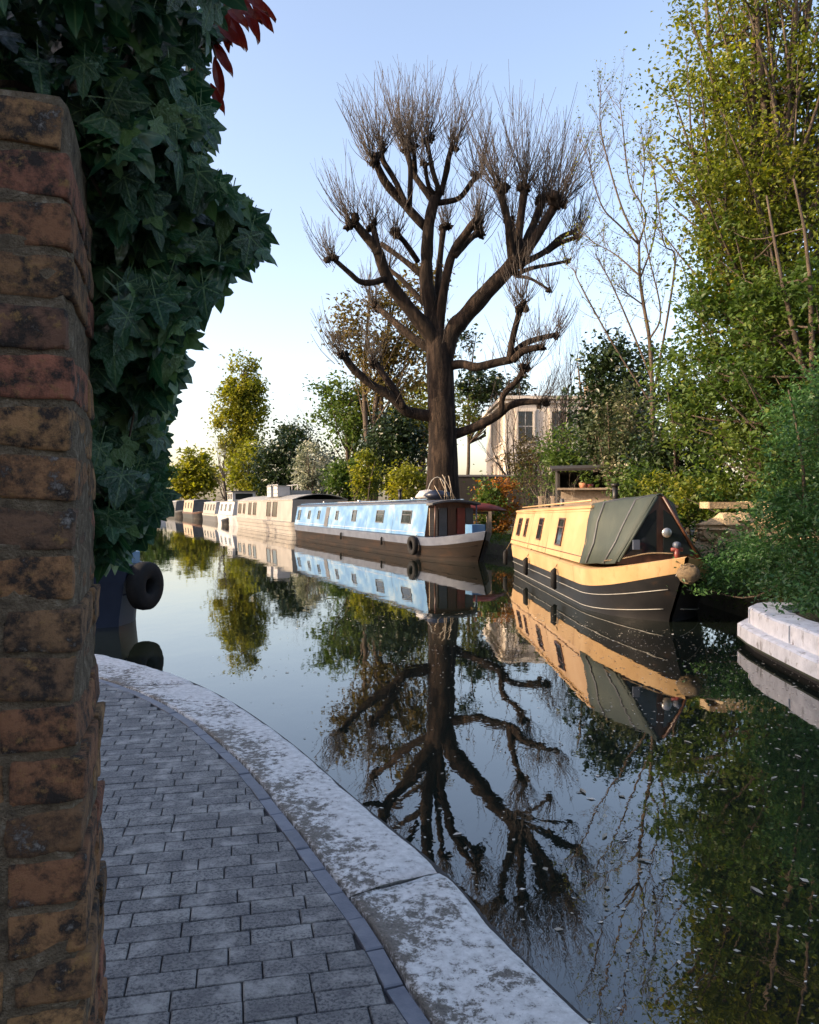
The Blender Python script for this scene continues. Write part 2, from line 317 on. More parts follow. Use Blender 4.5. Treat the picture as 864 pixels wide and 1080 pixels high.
def leafy(name, base, ells, n_leaf, size, m, label, cat='tree', ncl=60, rc=.5, trunk_r=.12, stems=1, bark='bark2', limbs=24, shell=.45, droop=None, ratio=.55, group=None, trunk_top=None, trunk_name='trunk', flat=.5, clr=None):
    """a tree or shrub: tapered trunk(s), limbs out to the clusters, leaf-sized faces gathered in uneven clumps"""
    o = empty(name, base, 0, label=label, cat=cat, group=group); b0 = np.array(base, float)
    cl = crown_clusters(ells, ncl, shell); w_ = rng.random(ncl)**1.2+.25; w_ /= w_.sum()
    zt = max(e[0][2]+e[1][2]*.55 for e in ells) if trunk_top is None else trunk_top; ctr = np.mean([e[0] for e in ells], 0)
    tr = MB(); heads = []; sprays = {}
    for s in range(stems):
        j = rng.normal(size=2)*(.25 if stems > 1 else .05)*min(1.2, (zt-b0[2])*.25); tx = ctr[:2]*.8+b0[:2]*.2+j*2.2
        n_ = 9; ln = []
        for i in range(n_):
            f = i/(n_-1); q = np.array([b0[0]+j[0]*.3+(tx[0]-b0[0])*f**1.3, b0[1]+j[1]*.3+(tx[1]-b0[1])*f**1.3, b0[2]-.1+(zt-b0[2])*f])
            q[:2] += .05*(zt-b0[2])*.25*np.array([math.sin(f*7+s), math.cos(f*6+s*2)]); ln.append(q)
        rr = [trunk_r*(1.25 if i == 0 else 1)*(1-.82*i/(n_-1)) for i in range(n_)]
        tr.tube([q-b0 for q in ln], rr, 8); heads.append((ln, rr))
    for k in rng.permutation(ncl)[:limbs]:
        ln, rr = heads[k % stems]; c = cl[k]; lo = [i for i in range(1, 8) if ln[i][2] < c[2]-.15*np.linalg.norm(c[:2]-ln[i][:2])] or [2]
        i = lo[-1] if rng.random() < .5 else lo[len(lo)//2]; a = ln[i]; mid = a*.45+c*.55; mid[2] -= .1*np.linalg.norm(c-a); mid += rng.normal(size=3)*.05*np.linalg.norm(c-a)
        r0 = min(rr[i]*.6, .015+.010*np.linalg.norm(c-a)); q = smoothline([a, mid, c], 4)
        tr.tube([p-b0 for p in q], [r0*(1-.85*s/(len(q)-1)) for s in range(len(q))], 5, cap=False); sprays[k] = q
    tr.out(trunk_name, M[bark], o, True)
    ci = rng.choice(ncl, n_leaf, p=w_); sc = rc*(.5+.9*rng.random(ncl)); off = rng.normal(size=(n_leaf, 3))*np.array([1, 1, .75])
    far_ = rng.random(n_leaf) < .55; pts = cl[ci]+off*sc[ci][:, None]*.58
    for i in np.nonzero(far_)[0]:                      # the rest sit along the outer part of their limb
        q = sprays.get(ci[i])
        if q is not None:
            t = (1-.62*rng.random()**1.5)*(len(q)-1); u_ = int(min(t, len(q)-2)); pts[i] = q[u_]+(q[u_+1]-q[u_])*(t-u_)+off[i]*sc[ci[i]]*.38
    if droop is not None: pts[:, 2] -= np.abs(rng.normal(size=n_leaf))*sc[ci]*.5
    keep = pts[:, 2] > max(b0[2], .08)+.02; t = np.clip(rng.random(ncl)[ci]*.6+.4*rng.random(n_leaf), 0, 1)[keep]; pts = pts[keep]
    leaves('crown', pts-b0, size*(.5+1.0*rng.random(len(pts))**1.3), m, o, ratio, droop, tint=t, flat=flat)
    return o
def grow(mb, p, d, L, r, lev, tips, up=.25, spread=.6, n=3, seg=4, side=5):
    pts = [Vector(p)]; rad = [r]; q = Vector(p); dd = Vector(d).normalized()
    for i in range(seg):
        dd = (dd+Vector(rng.normal(size=3))*.13+Vector((0, 0, up*.35))).normalized(); q = q+dd*L/seg; pts.append(q.copy()); rad.append(r*(1-.6*(i+1)/seg))
    mb.tube(pts, rad, side if lev > 1 else 3, cap=False)
    if lev == 0: tips.extend(pts[1:]); return
    for k in range(n):
        i = 1+int(rng.integers(0, seg)); nd_ = (dd*.9+Vector(rng.normal(size=3))*spread+Vector((0, 0, up))).normalized()
        grow(mb, pts[i], nd_, L*(.5+.28*rng.random()), rad[i]*.62, lev-1, tips, up, spread, n, seg, side)
    nd_ = (dd+Vector(rng.normal(size=3))*.15+Vector((0, 0, up*.5))).normalized(); grow(mb, pts[-1], nd_, L*.7, rad[-1]*.9, lev-1, tips, up, spread, n, seg, side)

# ---------------------------------------------------------------- water and land
w_ = 900
mesh('canal_water', [(-w_, -60, 0), (w_, -60, 0), (w_, w_, 0), (-w_, w_, 0)], [(0, 1, 2, 3)], M['water'], kind='structure')
XR = [(-40, 4.5), (8, 4.72), (10.8, 5.0), (11.6, 5.5), (12.2, 5.6), (22, 5.45), (26, 4.9), (30, 2.9), (45.5, -2.0), (60, -8.0), (70, -12), (90, -20), (110, -28.2), (126, -35), (160, -58), (220, -110)]
EDGE = [(2.6, -3.0), (1.95, -1.0), (1.5, .2), (1.02, 1.25), (.546, 2.32), (.33, 2.81), (.148, 3.31), (-.27, 4.13), (-.78, 5.16), (-1.40, 6.22), (-2.0, 7.02), (-2.65, 7.68), (-3.3, 8.16), (-4.3, 8.75), (-5.6, 9.5), (-7.2, 10.8)]
XL = [(10.8, -7.2), (14, -8.6), (20, -11.5), (36, -21), (60, -36), (90, -55), (126, -78), (220, -150)]
def interp(tab, y):
    return float(np.interp(y, [t[0] for t in tab], [t[1] for t in tab]))
v = []; f = []; prof = [(0, -1.2), (0.0, .38), (.5, .46), (2.5, .62), (7, 1.0), (16, 1.3), (60, 1.6), (500, 2)]
ys = list(np.arange(-40, 16, 1.0))+list(np.arange(16, 70, 2.5))+list(np.arange(70, 221, 8))
for y in ys:
    x0 = interp(XR, y)
    for dx, z in prof: v.append((x0+dx, y+dx*.25, z+(.1*noise.noise(Vector((x0+dx, y, 0))*.4) if dx > .4 else 0)))
n = len(prof)
for i in range(len(ys)-1):
    for k in range(n-1): a = i*n+k; f.append((a, a+1, a+n+1, a+n))
mesh('ground', v, f, M['earth'], smooth=True, kind='structure')
v = []; f = []; prof = [(0, -1.2), (0, .38), (1, .42), (12, .5), (60, .8), (500, 2)]
for y, x in XL:
    for dx, z in prof: v.append((x-dx, y+dx*.2, z))
n = len(prof)
for i in range(len(XL)-1):
    for k in range(n-1): a = i*n+k; f.append((a, a+n, a+n+1, a+1))
mesh('ground', v, f, M['earth'], smooth=True, kind='structure')

# towpath: base sheet, edging course, pavers, coping stones
PZ = .42
def offset(line, d):
    o = []
    for i, p in enumerate(line):
        t = np.array(line[min(i+1, len(line)-1)])-np.array(line[max(i-1, 0)]); t = t/np.linalg.norm(t); o.append(np.array(p)+d*np.array([-t[1], t[0]]))
    return o
EC = smoothline(EDGE, 10)                       # water edge of the coping
INN = [(.068+.62, 1.0), (.068, 2.32), (-.04, 2.60), (-.155, 2.90), (-.31, 3.24), (-.62, 3.92), (-1.01, 4.72), (-1.62, 5.72), (-2.3, 6.55), (-3.0, 7.15), (-3.9, 7.75), (-5.2, 8.5), (-6.9, 9.9)]
INN = [(2.0, -3.0), (1.55, -1.0), (1.12, .2)]+INN
IC = smoothline(INN, 10)                        # line between edging and coping
JC = offset(IC, .070)                           # line between pavers and edging
tow = [(q[0], q[1], PZ-.012) for q in JC]
tv = tow+[(-30, 14, PZ-.012), (-30, -12, PZ-.012), (2.2, -12, PZ-.012)]
path = mesh('towpath', tv, [tuple(range(len(tv)))], M['sand'], kind='structure')
mesh('joint_bed', [(q[0], q[1], PZ-.022) for q in EC]+[(q[0], q[1], PZ-.022) for q in JC], [(i, i+1, len(EC)+min(i+1, len(JC)-1), len(EC)+min(i, len(JC)-1)) for i in range(len(EC)-1)], M['sand'], path)
def prism(poly, z0, z1, bev=.006):
    """bevelled slab on a plan polygon"""
    c = np.mean(poly, 0); n = len(poly); ins = [np.array(p)+(c-p)/max(np.linalg.norm(c-p), 1e-6)*bev*1.4 for p in poly]
    v = [(*p, z0) for p in poly]+[(*p, z1-bev) for p in poly]+[(*p, z1) for p in ins]
    f = [tuple(2*n+k for k in range(n))]
    for r_ in (0, 1):
        for k in range(n): f.append((r_*n+k, r_*n+(k+1) % n, (r_+1)*n+(k+1) % n, (r_+1)*n+k))
    return v, f
# coping stones with uneven worn surface
arc = [0]
for i in range(1, len(EC)): arc.append(arc[-1]+np.linalg.norm(EC[i]-EC[i-1]))
def at_arc(line, s):
    a = [0]
    for i in range(1, len(line)): a.append(a[-1]+np.linalg.norm(line[i]-line[i-1]))
    return np.array([np.interp(s, a, [q[0] for q in line]), np.interp(s, a, [q[1] for q in line])])
def near_arc(line, p):
    d = [np.linalg.norm(q-np.array(p)) for q in line]; i = int(np.argmin(d)); return sum(np.linalg.norm(line[k]-line[k-1]) for k in range(1, i+1))
eo = [near_arc(EC, p) for p in [(2.6, -3.0), (1.5, .2), (.148, 3.31), (-1.75, 6.7), (-4.3, 8.75), (-7.2, 10.8)]]
ei = [near_arc(IC, p) for p in [(2.0, -3.0), (1.12, .2), (-.225, 3.07), (-2.35, 6.6), (-4.6, 8.15), (-6.9, 9.9)]]
for s in range(len(eo)-1):
    NS = 46; NW = 12; v = []; ac = []
    for i in range(NS+1):
        g = .010 if NS else 0
        fo = i/NS; po = at_arc(EC, eo[s]+g+(eo[s+1]-eo[s]-2*g)*fo); pi = at_arc(IC, ei[s]+g+(ei[s+1]-ei[s]-2*g)*fo)
        e = po-pi; L = np.linalg.norm(e); e = e/L; pi = pi+e*.008; row = []
        for k in range(NW+1):
            q = k/NW; p = pi+(po-pi)*q; zz = PZ+.004+.011*noise.noise(Vector((p[0]*5, p[1]*5, s)))+.006*noise.noise(Vector((p[0]*17, p[1]*17, s)))
            if k == NW: zz -= .035
            if k == NW-1: zz -= .004
            if i in (0, NS): zz -= .012
            row.append((p[0], p[1], zz)); ac.append(q)
        wob = .012*noise.noise(Vector((po[0]*6, po[1]*6, 3)))
        ed = [(po[0]+e[0]*(.012+wob), po[1]+e[1]*(.012+wob), PZ-.075), (po[0]+e[0]*.004, po[1]+e[1]*.004, PZ-.20), (po[0], po[1], -.6)]
        pre = [(pi[0], pi[1], PZ-.10)]
        v += pre+row+ed; ac = ac[:-(NW+1)]+[0]+ac[-(NW+1):]+[1, 1, 1]
    W = NW+5; f = []
    for i in range(NS):
        for k in range(W-1): a = i*W+k; f.append((a, a+1, a+W+1, a+W))
    f.append(tuple(range(W))); f.append(tuple(NS*W+k for k in reversed(range(W))))
    o = mesh('coping_stone', v, f, M['coping'], path, True); a = o.data.attributes.new('across', 'FLOAT', 'POINT'); a.data.foreach_set('value', np.array(ac, np.float32))
# edging bricks
a0 = near_arc(IC, (1.12, .2)); a1 = near_arc(IC, (-6.0, 9.2)); s = a0; k = 0
JA = offset(IC, .004); JB = offset(IC, .066)
while s < a1:
    poly = [at_arc(IC, s+.003), at_arc(IC, s+.212)]
    ia = [np.interp(q, [0], [0]) for q in (0,)]
    p0, p1 = poly; t = (p1-p0)/np.linalg.norm(p1-p0); nrm = np.array([-t[1], t[0]])
    pl = [p0+nrm*.005, p1+nrm*.005, p1+nrm*.066, p0+nrm*.066]
    vv, ff = prism(pl, PZ-.06, PZ+.003*random.uniform(-1, 1.2), .004); mesh('edging_brick', vv, ff, M['edging'], path); s += .215; k += 1
# pavers in running courses, cut to the curve
e1 = np.array([.977, .213]); e2 = np.array([-.213, .977]); pitch = .103; BL = .208
jx = np.array(JB)
def cross_right(o):
    """distance along e1 from o to the edging line"""
    best = None
    for i in range(len(jx)-1):
        a, b = jx[i]-o, jx[i+1]-o; ya, yb = a@e2, b@e2
        if (ya <= 0) != (yb <= 0):
            t = ya/(ya-yb); x = (a+(b-a)*t)@e1
            if best is None or x > best: best = x
    return best
items = []
for r_ in range(-6, 78):
    o = np.array([0, 1.9])+e2*pitch*r_; lo = o+e2*.0028; hi = o+e2*(pitch-.0028); x0 = cross_right(lo); x1 = cross_right(hi)
    if x0 is None or x1 is None: continue
    x = (r_ % 2)*BL*.5+random.uniform(-.02, .02)-BL*30
    while x < max(x0, x1):
        L = BL+random.uniform(-.008, .008); a, b = x+.0026, x+L-.0026; x += L
        b0, b1 = min(b, x0-.002), min(b, x1-.002)
        if b0-a < .006 or b1-a < .006: continue
        pl = [lo+e1*a, lo+e1*b0, hi+e1*b1, hi+e1*a]; c = np.mean(pl, 0)
        if c[0] < -.75*c[1]-.7 or c[0] < -6 or c[1] < .7: continue
        px = 432+c[0]/c[1]*F; vis = 90 < px < 500 and c[1] > 2.15
        items.append((c[1] if vis else 100+c[1], pl))
items.sort(key=lambda q: q[0]); far = MB(); ft = []
for i, (d, pl) in enumerate(items):
    z = PZ+random.gauss(0, .0011); vv, ff = prism(pl, PZ-.028, z, .0035)
    vv = [(q[0], q[1], q[2]+(random.gauss(0, .0006) if q[2] > PZ-.01 else 0)) for q in vv]
    if i < 300: mesh('paver', vv, ff, M['paver'], path)
    else: far.add(vv, ff); ft += [random.random()]*len(vv)
o = far.out('pavers_beyond', M['paver'], path, kind='stuff'); a = o.data.attributes.new('tint', 'FLOAT', 'POINT'); a.data.foreach_set('value', np.array(ft, np.float32))

# ---------------------------------------------------------------- near brick wall end
C0 = np.array([-.483, 1.16]); U = np.array([-.958, -.287]); V = np.array([-.287, .958]); TH = .335
wall = empty('brick_wall', (C0[0], C0[1], PZ), label='old weathered brown brick wall end at the left edge of the frame, under the ivy', cat='wall')
def wl(u, v_, z):
    q = C0+U*u+V*v_; return Vector((q[0]-(z-CAMZ)*.017-C0[0], q[1]-C0[1], z-PZ))
def brickmesh(seed, L, D, H):
    """a worn brick: box with rounded, chipped edges"""
    nx, ny, nz = (6 if L > .15 else 5), (6 if D > .15 else 5), 4; GX = lambda i, n_: 0 if i == 0 else 1 if i == n_ else (.045+.91*(i-1)/(n_-2)); mb = MB(); r_ = random.Random(seed); key = {}
    def vert(i, j, k):
        if (i, j, k) in key: return key[(i, j, k)]
        x, y, z = GX(i, nx), GX(j, ny), .11 if k == 1 else .89 if k == nz-1 else GX(k, nz); e = sum(1 for q, n_ in ((i, nx), (j, ny), (k, nz)) if q in (0, n_))
        p = Vector(((x-.5)*L, (y-.5)*D, (z-.5)*H)); nn = noise.noise(p*24+Vector((seed*3.1, 0, 0)))
        sh = {0: 0, 1: .0, 2: .0012, 3: .003}[e]+max(0, nn)**1.5*.016*(e > 1)
        p -= Vector((math.copysign(sh, p.x) if i in (0, nx) else 0, math.copysign(sh, p.y) if j in (0, ny) else 0, math.copysign(sh, p.z) if k in (0, nz) else 0))*(.75 if e > 1 else 1)
        p += Vector((noise.noise(p*33+Vector((seed, 5, 0))), noise.noise(p*33+Vector((seed, 9, 4))), noise.noise(p*33+Vector((2, seed, 0)))))*.0035
        key[(i, j, k)] = len(mb.v); mb.v.append(tuple(p)); return key[(i, j, k)]
    for a in range(nx):
        for b in range(ny):
            for k in (0, nz):
                q = [vert(a, b, k), vert(a+1, b, k), vert(a+1, b+1, k), vert(a, b+1, k)]; mb.f.append(tuple(q if k else q[::-1]))
    for a in range(nx):
        for c in range(nz):
            for j in (0, ny):
                q = [vert(a, j, c), vert(a+1, j, c), vert(a+1, j, c+1), vert(a, j, c+1)]; mb.f.append(tuple(q[::-1] if j else q))
    for b in range(ny):
        for c in range(nz):
            for i in (0, nx):
                q = [vert(i, b, c), vert(i, b+1, c), vert(i, b+1, c+1), vert(i, b, c+1)]; mb.f.append(tuple(q if i else q[::-1]))
    me = bpy.data.meshes.new('brick'); me.from_pydata(mb.v, [], mb.f); me.materials.append(M['brick']); me.update()
    me.polygons.foreach_set('use_smooth', [True]*len(me.polygons)); return me
HB = .0625; protoH = [brickmesh(i, .102, .215, HB) for i in range(8)]; protoS = [brickmesh(20+i, .215, .102, HB) for i in range(8)]; protoQ = [brickmesh(40+i, .102, .102, HB) for i in range(5)]
ang = math.atan2(-U[1], -U[0])      # local x runs along -U
def put(me, u, v_, z, inn):
    o = bpy.data.objects.new('brick', me); p = wl(u, v_, z); o.location = p; o.rotation_euler = (random.gauss(0, .012), .017+random.gauss(0, .012), ang+random.gauss(0, .012)+(math.pi if random.random() < .5 else 0)); link(o, wall)
ncourse = 28
for c in range(ncourse):
    z = PZ+.092+c*.0722; out = random.gauss(0, .005)
    u = 0; k = 0
    if c % 2 == 0:      # headers to the front
        while u < 1.0:
            put(random.choice(protoH), u+.051+out, .1075-random.uniform(0, .005), z, 0); u += .112
        put(random.choice(protoQ), .051+out, .284, z, 0)
    else:               # stretchers to the front
        put(random.choice(protoH), .051+out, .1075-random.uniform(0, .005), z, 0); u = .112
        put(random.choice(protoQ), .051+out, .284, z, 0)
        while u < 1.0:
            put(random.choice(protoS), u+.1075, .051-random.uniform(0, .005), z, 0); u += .226
mb = MB(); NZ = 150; sec = []
for i in range(NZ+1):
    z = PZ-.02+(ncourse*.0722+.082)*i/NZ; row = []
    for (uu, vv) in [(1.12, .002), (.7, .002), (.3, .002), (.15, .002), (.08, .002), (.03, .002), (.010, .004), (.001, .03), (.001, .09), (.001, .14), (.001, .20), (.002, .26), (.002, .325), (.1, .33), (.6, .33), (1.12, .33)]:
        j = .006*noise.noise(Vector((uu*25, vv*25, z*30)))+.004*noise.noise(Vector((uu*70, vv*70, z*80)))
        row.append(wl(uu+(j if uu < .01 else 0), vv+(j if vv < .02 else 0), z))
    sec.append(row)
mb.loft(sec); mb.out('mortar', M['mortar'], wall, True)

# ---------------------------------------------------------------- ivy over the wall
def ivyleaf(seed):
    """five-lobed ivy leaf: raised quilting between sunken veins, wavy margin, long stalk"""
    r_ = random.Random(seed); O = (0, .10); u = r_.uniform
    tips_ = [(.40*u(.8, 1.1), -.10*u(.4, 1.4)), (.50*u(.85, 1.1), .36*u(.9, 1.1)), (0, 1.0*u(.9, 1.08)), (-.50*u(.85, 1.1), .36*u(.9, 1.1)), (-.40*u(.8, 1.1), -.10*u(.4, 1.4))]
    val = [(.29*u(.9, 1.1), .14), (.21*u(.9, 1.1), .46), (-.21*u(.9, 1.1), .46), (-.29*u(.9, 1.1), .14)]
    cup = u(.02, .30); bend = u(-.05, .35); ph = u(0, 6); v = []; f = []; vn = []
    def z(x, y): return -cup*abs(x)**1.4-bend*max(0, y)**2+.025*math.sin(8*y+ph)*math.cos(7*x+ph)
    def add(x, y, dz, k): v.append((x, y, z(x, y)+dz)); vn.append(k); return len(v)-1
    o_ = add(*O, -.01, 1); base = add(0, -.03, 0, .2)
    vb = [base]+[add(*p, .0, .0) for p in val]+[base]
    for i, t in enumerate(tips_):
        m1 = add(O[0]+(t[0]-O[0])*.5, O[1]+(t[1]-O[1])*.5, -.012, 1); tp = add(*t, -.03, .9)
        for sd, q in ((0, vb[i]), (1, vb[i+1])):
            qx, qy = v[q][0], v[q][1]; bx, by = (qx+t[0])/2, (qy+t[1])/2; cx, cy = O[0]+(t[0]-O[0])*.6, O[1]+(t[1]-O[1])*.6
            e = add(bx+(bx-cx)*.35, by+(by-cy)*.35, .012, .0); h = add((O[0]+(qx))/2*.9+cx*.1, (O[1]+qy)/2*.9+cy*.1, .022, .35)
            for tri in ((o_, m1, h), (m1, e, h), (h, e, q), (m1, tp, e), (o_, h, q)): f.append(tri if sd else tri[::-1])
    b = len(v); v += [(-.014, .07, 0), (.014, .07, 0), (.010, -.45, .12), (-.010, -.45, .12)]; vn += [1]*4; f.append((b, b+1, b+2, b+3))
    v = [(x, y-.35, zz) for x, y, zz in v]; VN.append(vn)
    return v, f
VN = []
ILV = [ivyleaf(i) for i in range(9)]; IME = []
for lj, (vv, ff) in enumerate(ILV):
    for q in range(3):
        me = bpy.data.meshes.new('leaf'); me.from_pydata(vv, [], ff); me.materials.append(M['l_ivy']); me.update(); me.polygons.foreach_set('use_smooth', [True]*len(ff))
        a = me.attributes.new('tint', 'FLOAT', 'POINT'); a.data.foreach_set('value', np.full(len(vv), [.1, .45, .85][q], np.float32)); a = me.attributes.new('vein', 'FLOAT', 'POINT'); a.data.foreach_set('value', np.array(VN[lj], np.float32)); IME.append(me)
ivy = empty('ivy_plant', (-.55, 1.5, 2.52), label='dark green ivy hanging from the top of the brick wall against the sky', cat='ivy')
IVB = np.array([-.55, 1.5, 2.52])
RB = [(-80, 262), (0, 232), (60, 222), (120, 214), (180, 210), (200, 240), (240, 274), (268, 276), (290, 232), (330, 212), (350, 198), (385, 182), (420, 172), (470, 166), (520, 166), (545, 162), (570, 142), (590, 105), (600, 95)]
cand = []
tries = 0
while len(cand) < 2300 and tries < 60000:
    tries += 1
    y = random.uniform(-90, 592); xr = float(np.interp(y, [a for a, b in RB], [b for a, b in RB])); xl = -140 if y < 100 else 62
    x = random.uniform(xl, xr+(min(14, random.expovariate(1/6)) if random.random() < .3 else 0)*(1 if y < 500 else 0))
    edge = (xr-x)/110; depth_front = 1.62+.0004*(y-200)+.10*math.sin(y*.031)+.10*noise.noise(Vector((x*.02, y*.02, 0)))-.28*min(1, max(0, edge))*(.6 if y > 85 else 1)
    d = depth_front+random.expovariate(1/.12)+random.uniform(-.05, .05)
    if d > 2.4: continue
    p = P(x, y, d); q = np.array([p.x, p.y])-C0; u_, v_ = q@U, q@V
    if p.z < 2.535 and u_ > -.035 and -.08 < v_ < .40: continue
    if p.z < 2.52 and v_ <= -.0 and u_ > -.06: continue
    if p.z < 2.50 and v_ < .0: continue
    cand.append((d-depth_front, p, edge, y))
cand.sort(key=lambda t: t[0])
rest = MB(); rt = []; rv = []
for i, (dd, p, edge, y) in enumerate(cand):
    sz = random.choice([random.uniform(.04, .065), random.uniform(.055, .085), random.uniform(.075, .105)])
    nrm = Vector((random.gauss(.25, .45), random.gauss(-.85, .35), random.gauss(.35, .45))).normalized()
    tip = Vector((random.gauss(.18, .45), random.gauss(-.1, .3), random.gauss(-1, .35)))
    tip = (tip-nrm*tip.dot(nrm)).normalized(); xx = tip.cross(nrm); Mx = Matrix((xx, tip, nrm)).transposed().to_4x4()
    k = random.choices([0, 1, 2], [4, 4, 1.3])[0]; li = random.randrange(9)
    if i < 300:
        o = bpy.data.objects.new('leaf', IME[li*3+k]); o.matrix_local = Matrix.Translation(p-Vector(IVB)) @ Mx @ Matrix.Scale(sz, 4); link(o, ivy)
    else:
        vv, ff = ILV[li]; rest.add([(Mx @ Vector(q))*sz+p-Vector(IVB) for q in vv], ff); rt += [[.1, .45, .85][k]]*len(vv); rv += VN[li]
o = rest.out('foliage', M['l_ivy'], ivy, True, kind='stuff'); a = o.data.attributes.new('tint', 'FLOAT', 'POINT'); a.data.foreach_set('value', np.array(rt, np.float32)); a = o.data.attributes.new('vein', 'FLOAT', 'POINT'); a.data.foreach_set('value', np.array(rv, np.float32))
for k in range(16):
    a = Vector((random.uniform(-.9, -.45), random.uniform(1.25, 1.75), 2.53+random.uniform(0, .2))); yy = random.uniform(150, 520); e = P(random.uniform(95, 130 if yy > 300 else 170), yy, random.uniform(1.65, 2.0))
    e.z = min(e.z, 2.6); mid = (a+e)/2+Vector((.1, .05, .22)); ln = smoothline([a, a*.6+mid*.4+Vector((0, 0, .05)), mid*.5+e*.5+Vector((.04, 0, .12)), e], 5)
    MB().tube([Vector(q)-Vector(IVB) for q in ln], [.007*(1-.7*i/(len(ln)-1)) for i in range(len(ln))], 5).out('stem', M['bark2'], ivy, True)
# red sprig
def lance(L, W):
    v = []; f = []
    for i in range(7):
        t = i/6; w2 = W*math.sin(math.pi*min(1, t*.96+.02))**.8*.5; v += [(-w2, t*L, .12*W), (0, t*L, -L*.12*t*t), (w2, t*L, .12*W)]
    for i in range(6):
        for k in (0, 1): a = i*3+k; f.append((a, a+1, a+4, a+3))
    return v, f
sp = empty('red_leaf_sprig', P(205, -40, 1.75), label='sprig of dark red pointed leaves sticking out at the top of the ivy', cat='branch'); SB = Vector(sp.location)
stems_ = [[(195, -20), (215, 10), (222, 40), (228, 62)], [(200, -25), (228, -8), (238, 10)], [(205, -30), (240, -18), (262, 0)]]
lv, lf = lance(.085, .024); lme = bpy.data.meshes.new('leaf'); lme.from_pydata(lv, [], lf); lme.materials.append(M['l_red']); lme.update(); a = lme.attributes.new('tint', 'FLOAT', 'POINT'); a.data.foreach_set('value', rng.random(len(lv)).astype(np.float32))
for st in stems_:
    MB().tube([P(x, y, 1.72)-SB for x, y in smoothline(st, 4)], .0025, 5).out('stem', M['brown'], sp, True)
for x, y, a in [(222, 30, -40), (224, 40, -62), (228, 52, -58), (226, 60, -80), (218, 25, -100), (236, 2, -50), (240, 12, -62), (236, 14, -85), (252, -14, -45), (260, -8, -40), (256, -4, -70), (232, -5, -75), (228, 22, -45), (244, 4, -35), (214, 50, -110), (216, 12, -70), (264, -4, -55), (222, 88, -65)]:
    r_ = R(a); tip = Vector((math.cos(r_), random.uniform(-.25, .25), math.sin(r_))).normalized(); nr = Vector((random.uniform(-.4, .4), -1, random.uniform(-.2, .7))); nr = (nr-tip*nr.dot(tip)).normalized(); xx = tip.cross(nr)
    o = bpy.data.objects.new('leaf', lme); o.matrix_local = Matrix.Translation(P(x, y, 1.72+random.uniform(-.03, .03))-SB) @ Matrix((xx, tip, nr)).transposed().to_4x4() @ Matrix.Scale(random.uniform(.8, 1.15), 4); link(o, sp)

# ---------------------------------------------------------------- boats
def hull(o, L, W, zg, rise, bowlen, mats, band=.32, rake=.7, stern=.8, bandrise=.0, strakes=(), strake_mat='offwhite', bw=None):
    """lofted hull: tapered bow with raked stem, rounded stern, coloured top band, rubbing strakes, deck"""
    N = 46; S_ = []
    for i in range(N+1): S_.append(1-(1-i/N)**1 if False else i/N)
    S_ = [q*(1-bowlen/L)*1.0/.5 if q < .5 else (1-bowlen/L)+(q-.5)/.5*bowlen/L for q in S_]
    def row(s, z, side, push=0):
        x = s*L; k = max(0, (x-(L-bowlen))/bowlen); wd = W*max(.012, (1-k**2.1))**.8
        q = max(0, 1-x/1.3); wd *= 1-.45*q**2.2
        top = zg+rise*k*k; t = max(0, min(1, z/top)); wd *= (.93+.07*t) if k == 0 else (.93+.07*t)*(1-.18*k*(1-t))
        if push and k < .985: wd += push
        xx = x-rake*(1-t)**1.2*k**1.6+stern*0
        if x < 1.3: xx += (1-t)*.35*q
        return Vector((xx, side*wd, z))
    def top(s):
        x = s*L; k = max(0, (x-(L-bowlen))/bowlen); return zg+rise*k*k
    def bandz(s):
        x = s*L; k = max(0, (x-(L-bowlen))/bowlen); return top(s)-band+bandrise*k*k
    lo = MB(); up = MB(); dk = MB()
    for side in (-1, 1):
        a = [[row(s, z, side) for z in (-.45, -.1, .1, .25, bandz(s)*.75+.06, bandz(s))] for s in S_]
        b = [[row(s, bandz(s)+(top(s)-bandz(s))*t, side, .012) for t in (0, .33, .66, 1)] for s in S_]
        if side < 0: a = [q[::-1] for q in a]; b = [q[::-1] for q in b]
        lo.loft(a, False); up.loft(b, False)
    a = [[row(s, top(s)-.0, -1, .012)+Vector((0, 0, .0)), row(s, top(s), -1)+Vector((0, .05, .02)), row(s, top(s), 1)+Vector((0, -.05, .02)), row(s, top(s), 1, .012)] for s in S_]
    for q in a:
        if q[1].y > q[2].y: q[1].y = q[2].y = 0
    dk.loft([q for q in a], False)
    e = S_[0]; pr = [row(e, z, -1) for z in (-.45, .1, bandz(e))]; pl = [row(e, z, 1) for z in (-.45, .1, bandz(e))]; lo.loft([pr, pl], False)
    pr = [row(e, z, -1, .012) for z in (bandz(e), top(e))]; pl = [row(e, z, 1, .012) for z in (bandz(e), top(e))]; up.loft([pr, pl], False)
    h = lo.out('hull', M[mats[0]], o, True); up.out('gunwale_band', M[mats[1]], o, True); dk.out('deck', M[mats[2]], o)
    for zf, bl in strakes:
        for side in (-1, 1):
            pts = []
            for s in S_:
                x = s*L; k = max(0, (x-(L-bowlen))/bowlen); z = zf+bl*k*k
                if k < .97: pts.append(row(s, z, side, .014))
            MB().tube(pts, .008, 5).out('rubbing_strake', M[strake_mat], h, True)
    return row, top
def side_mats(wb, wt, zb, zt, side):
    """frame of the sloping cabin side: x along, up the side, outward"""
    up = Vector((0, -side*(wb-wt), zt-zb)); ln = up.length; up.normalize(); nr = Vector((0, side*(zt-zb), wb-wt)).normalized()
    return up, nr, ln
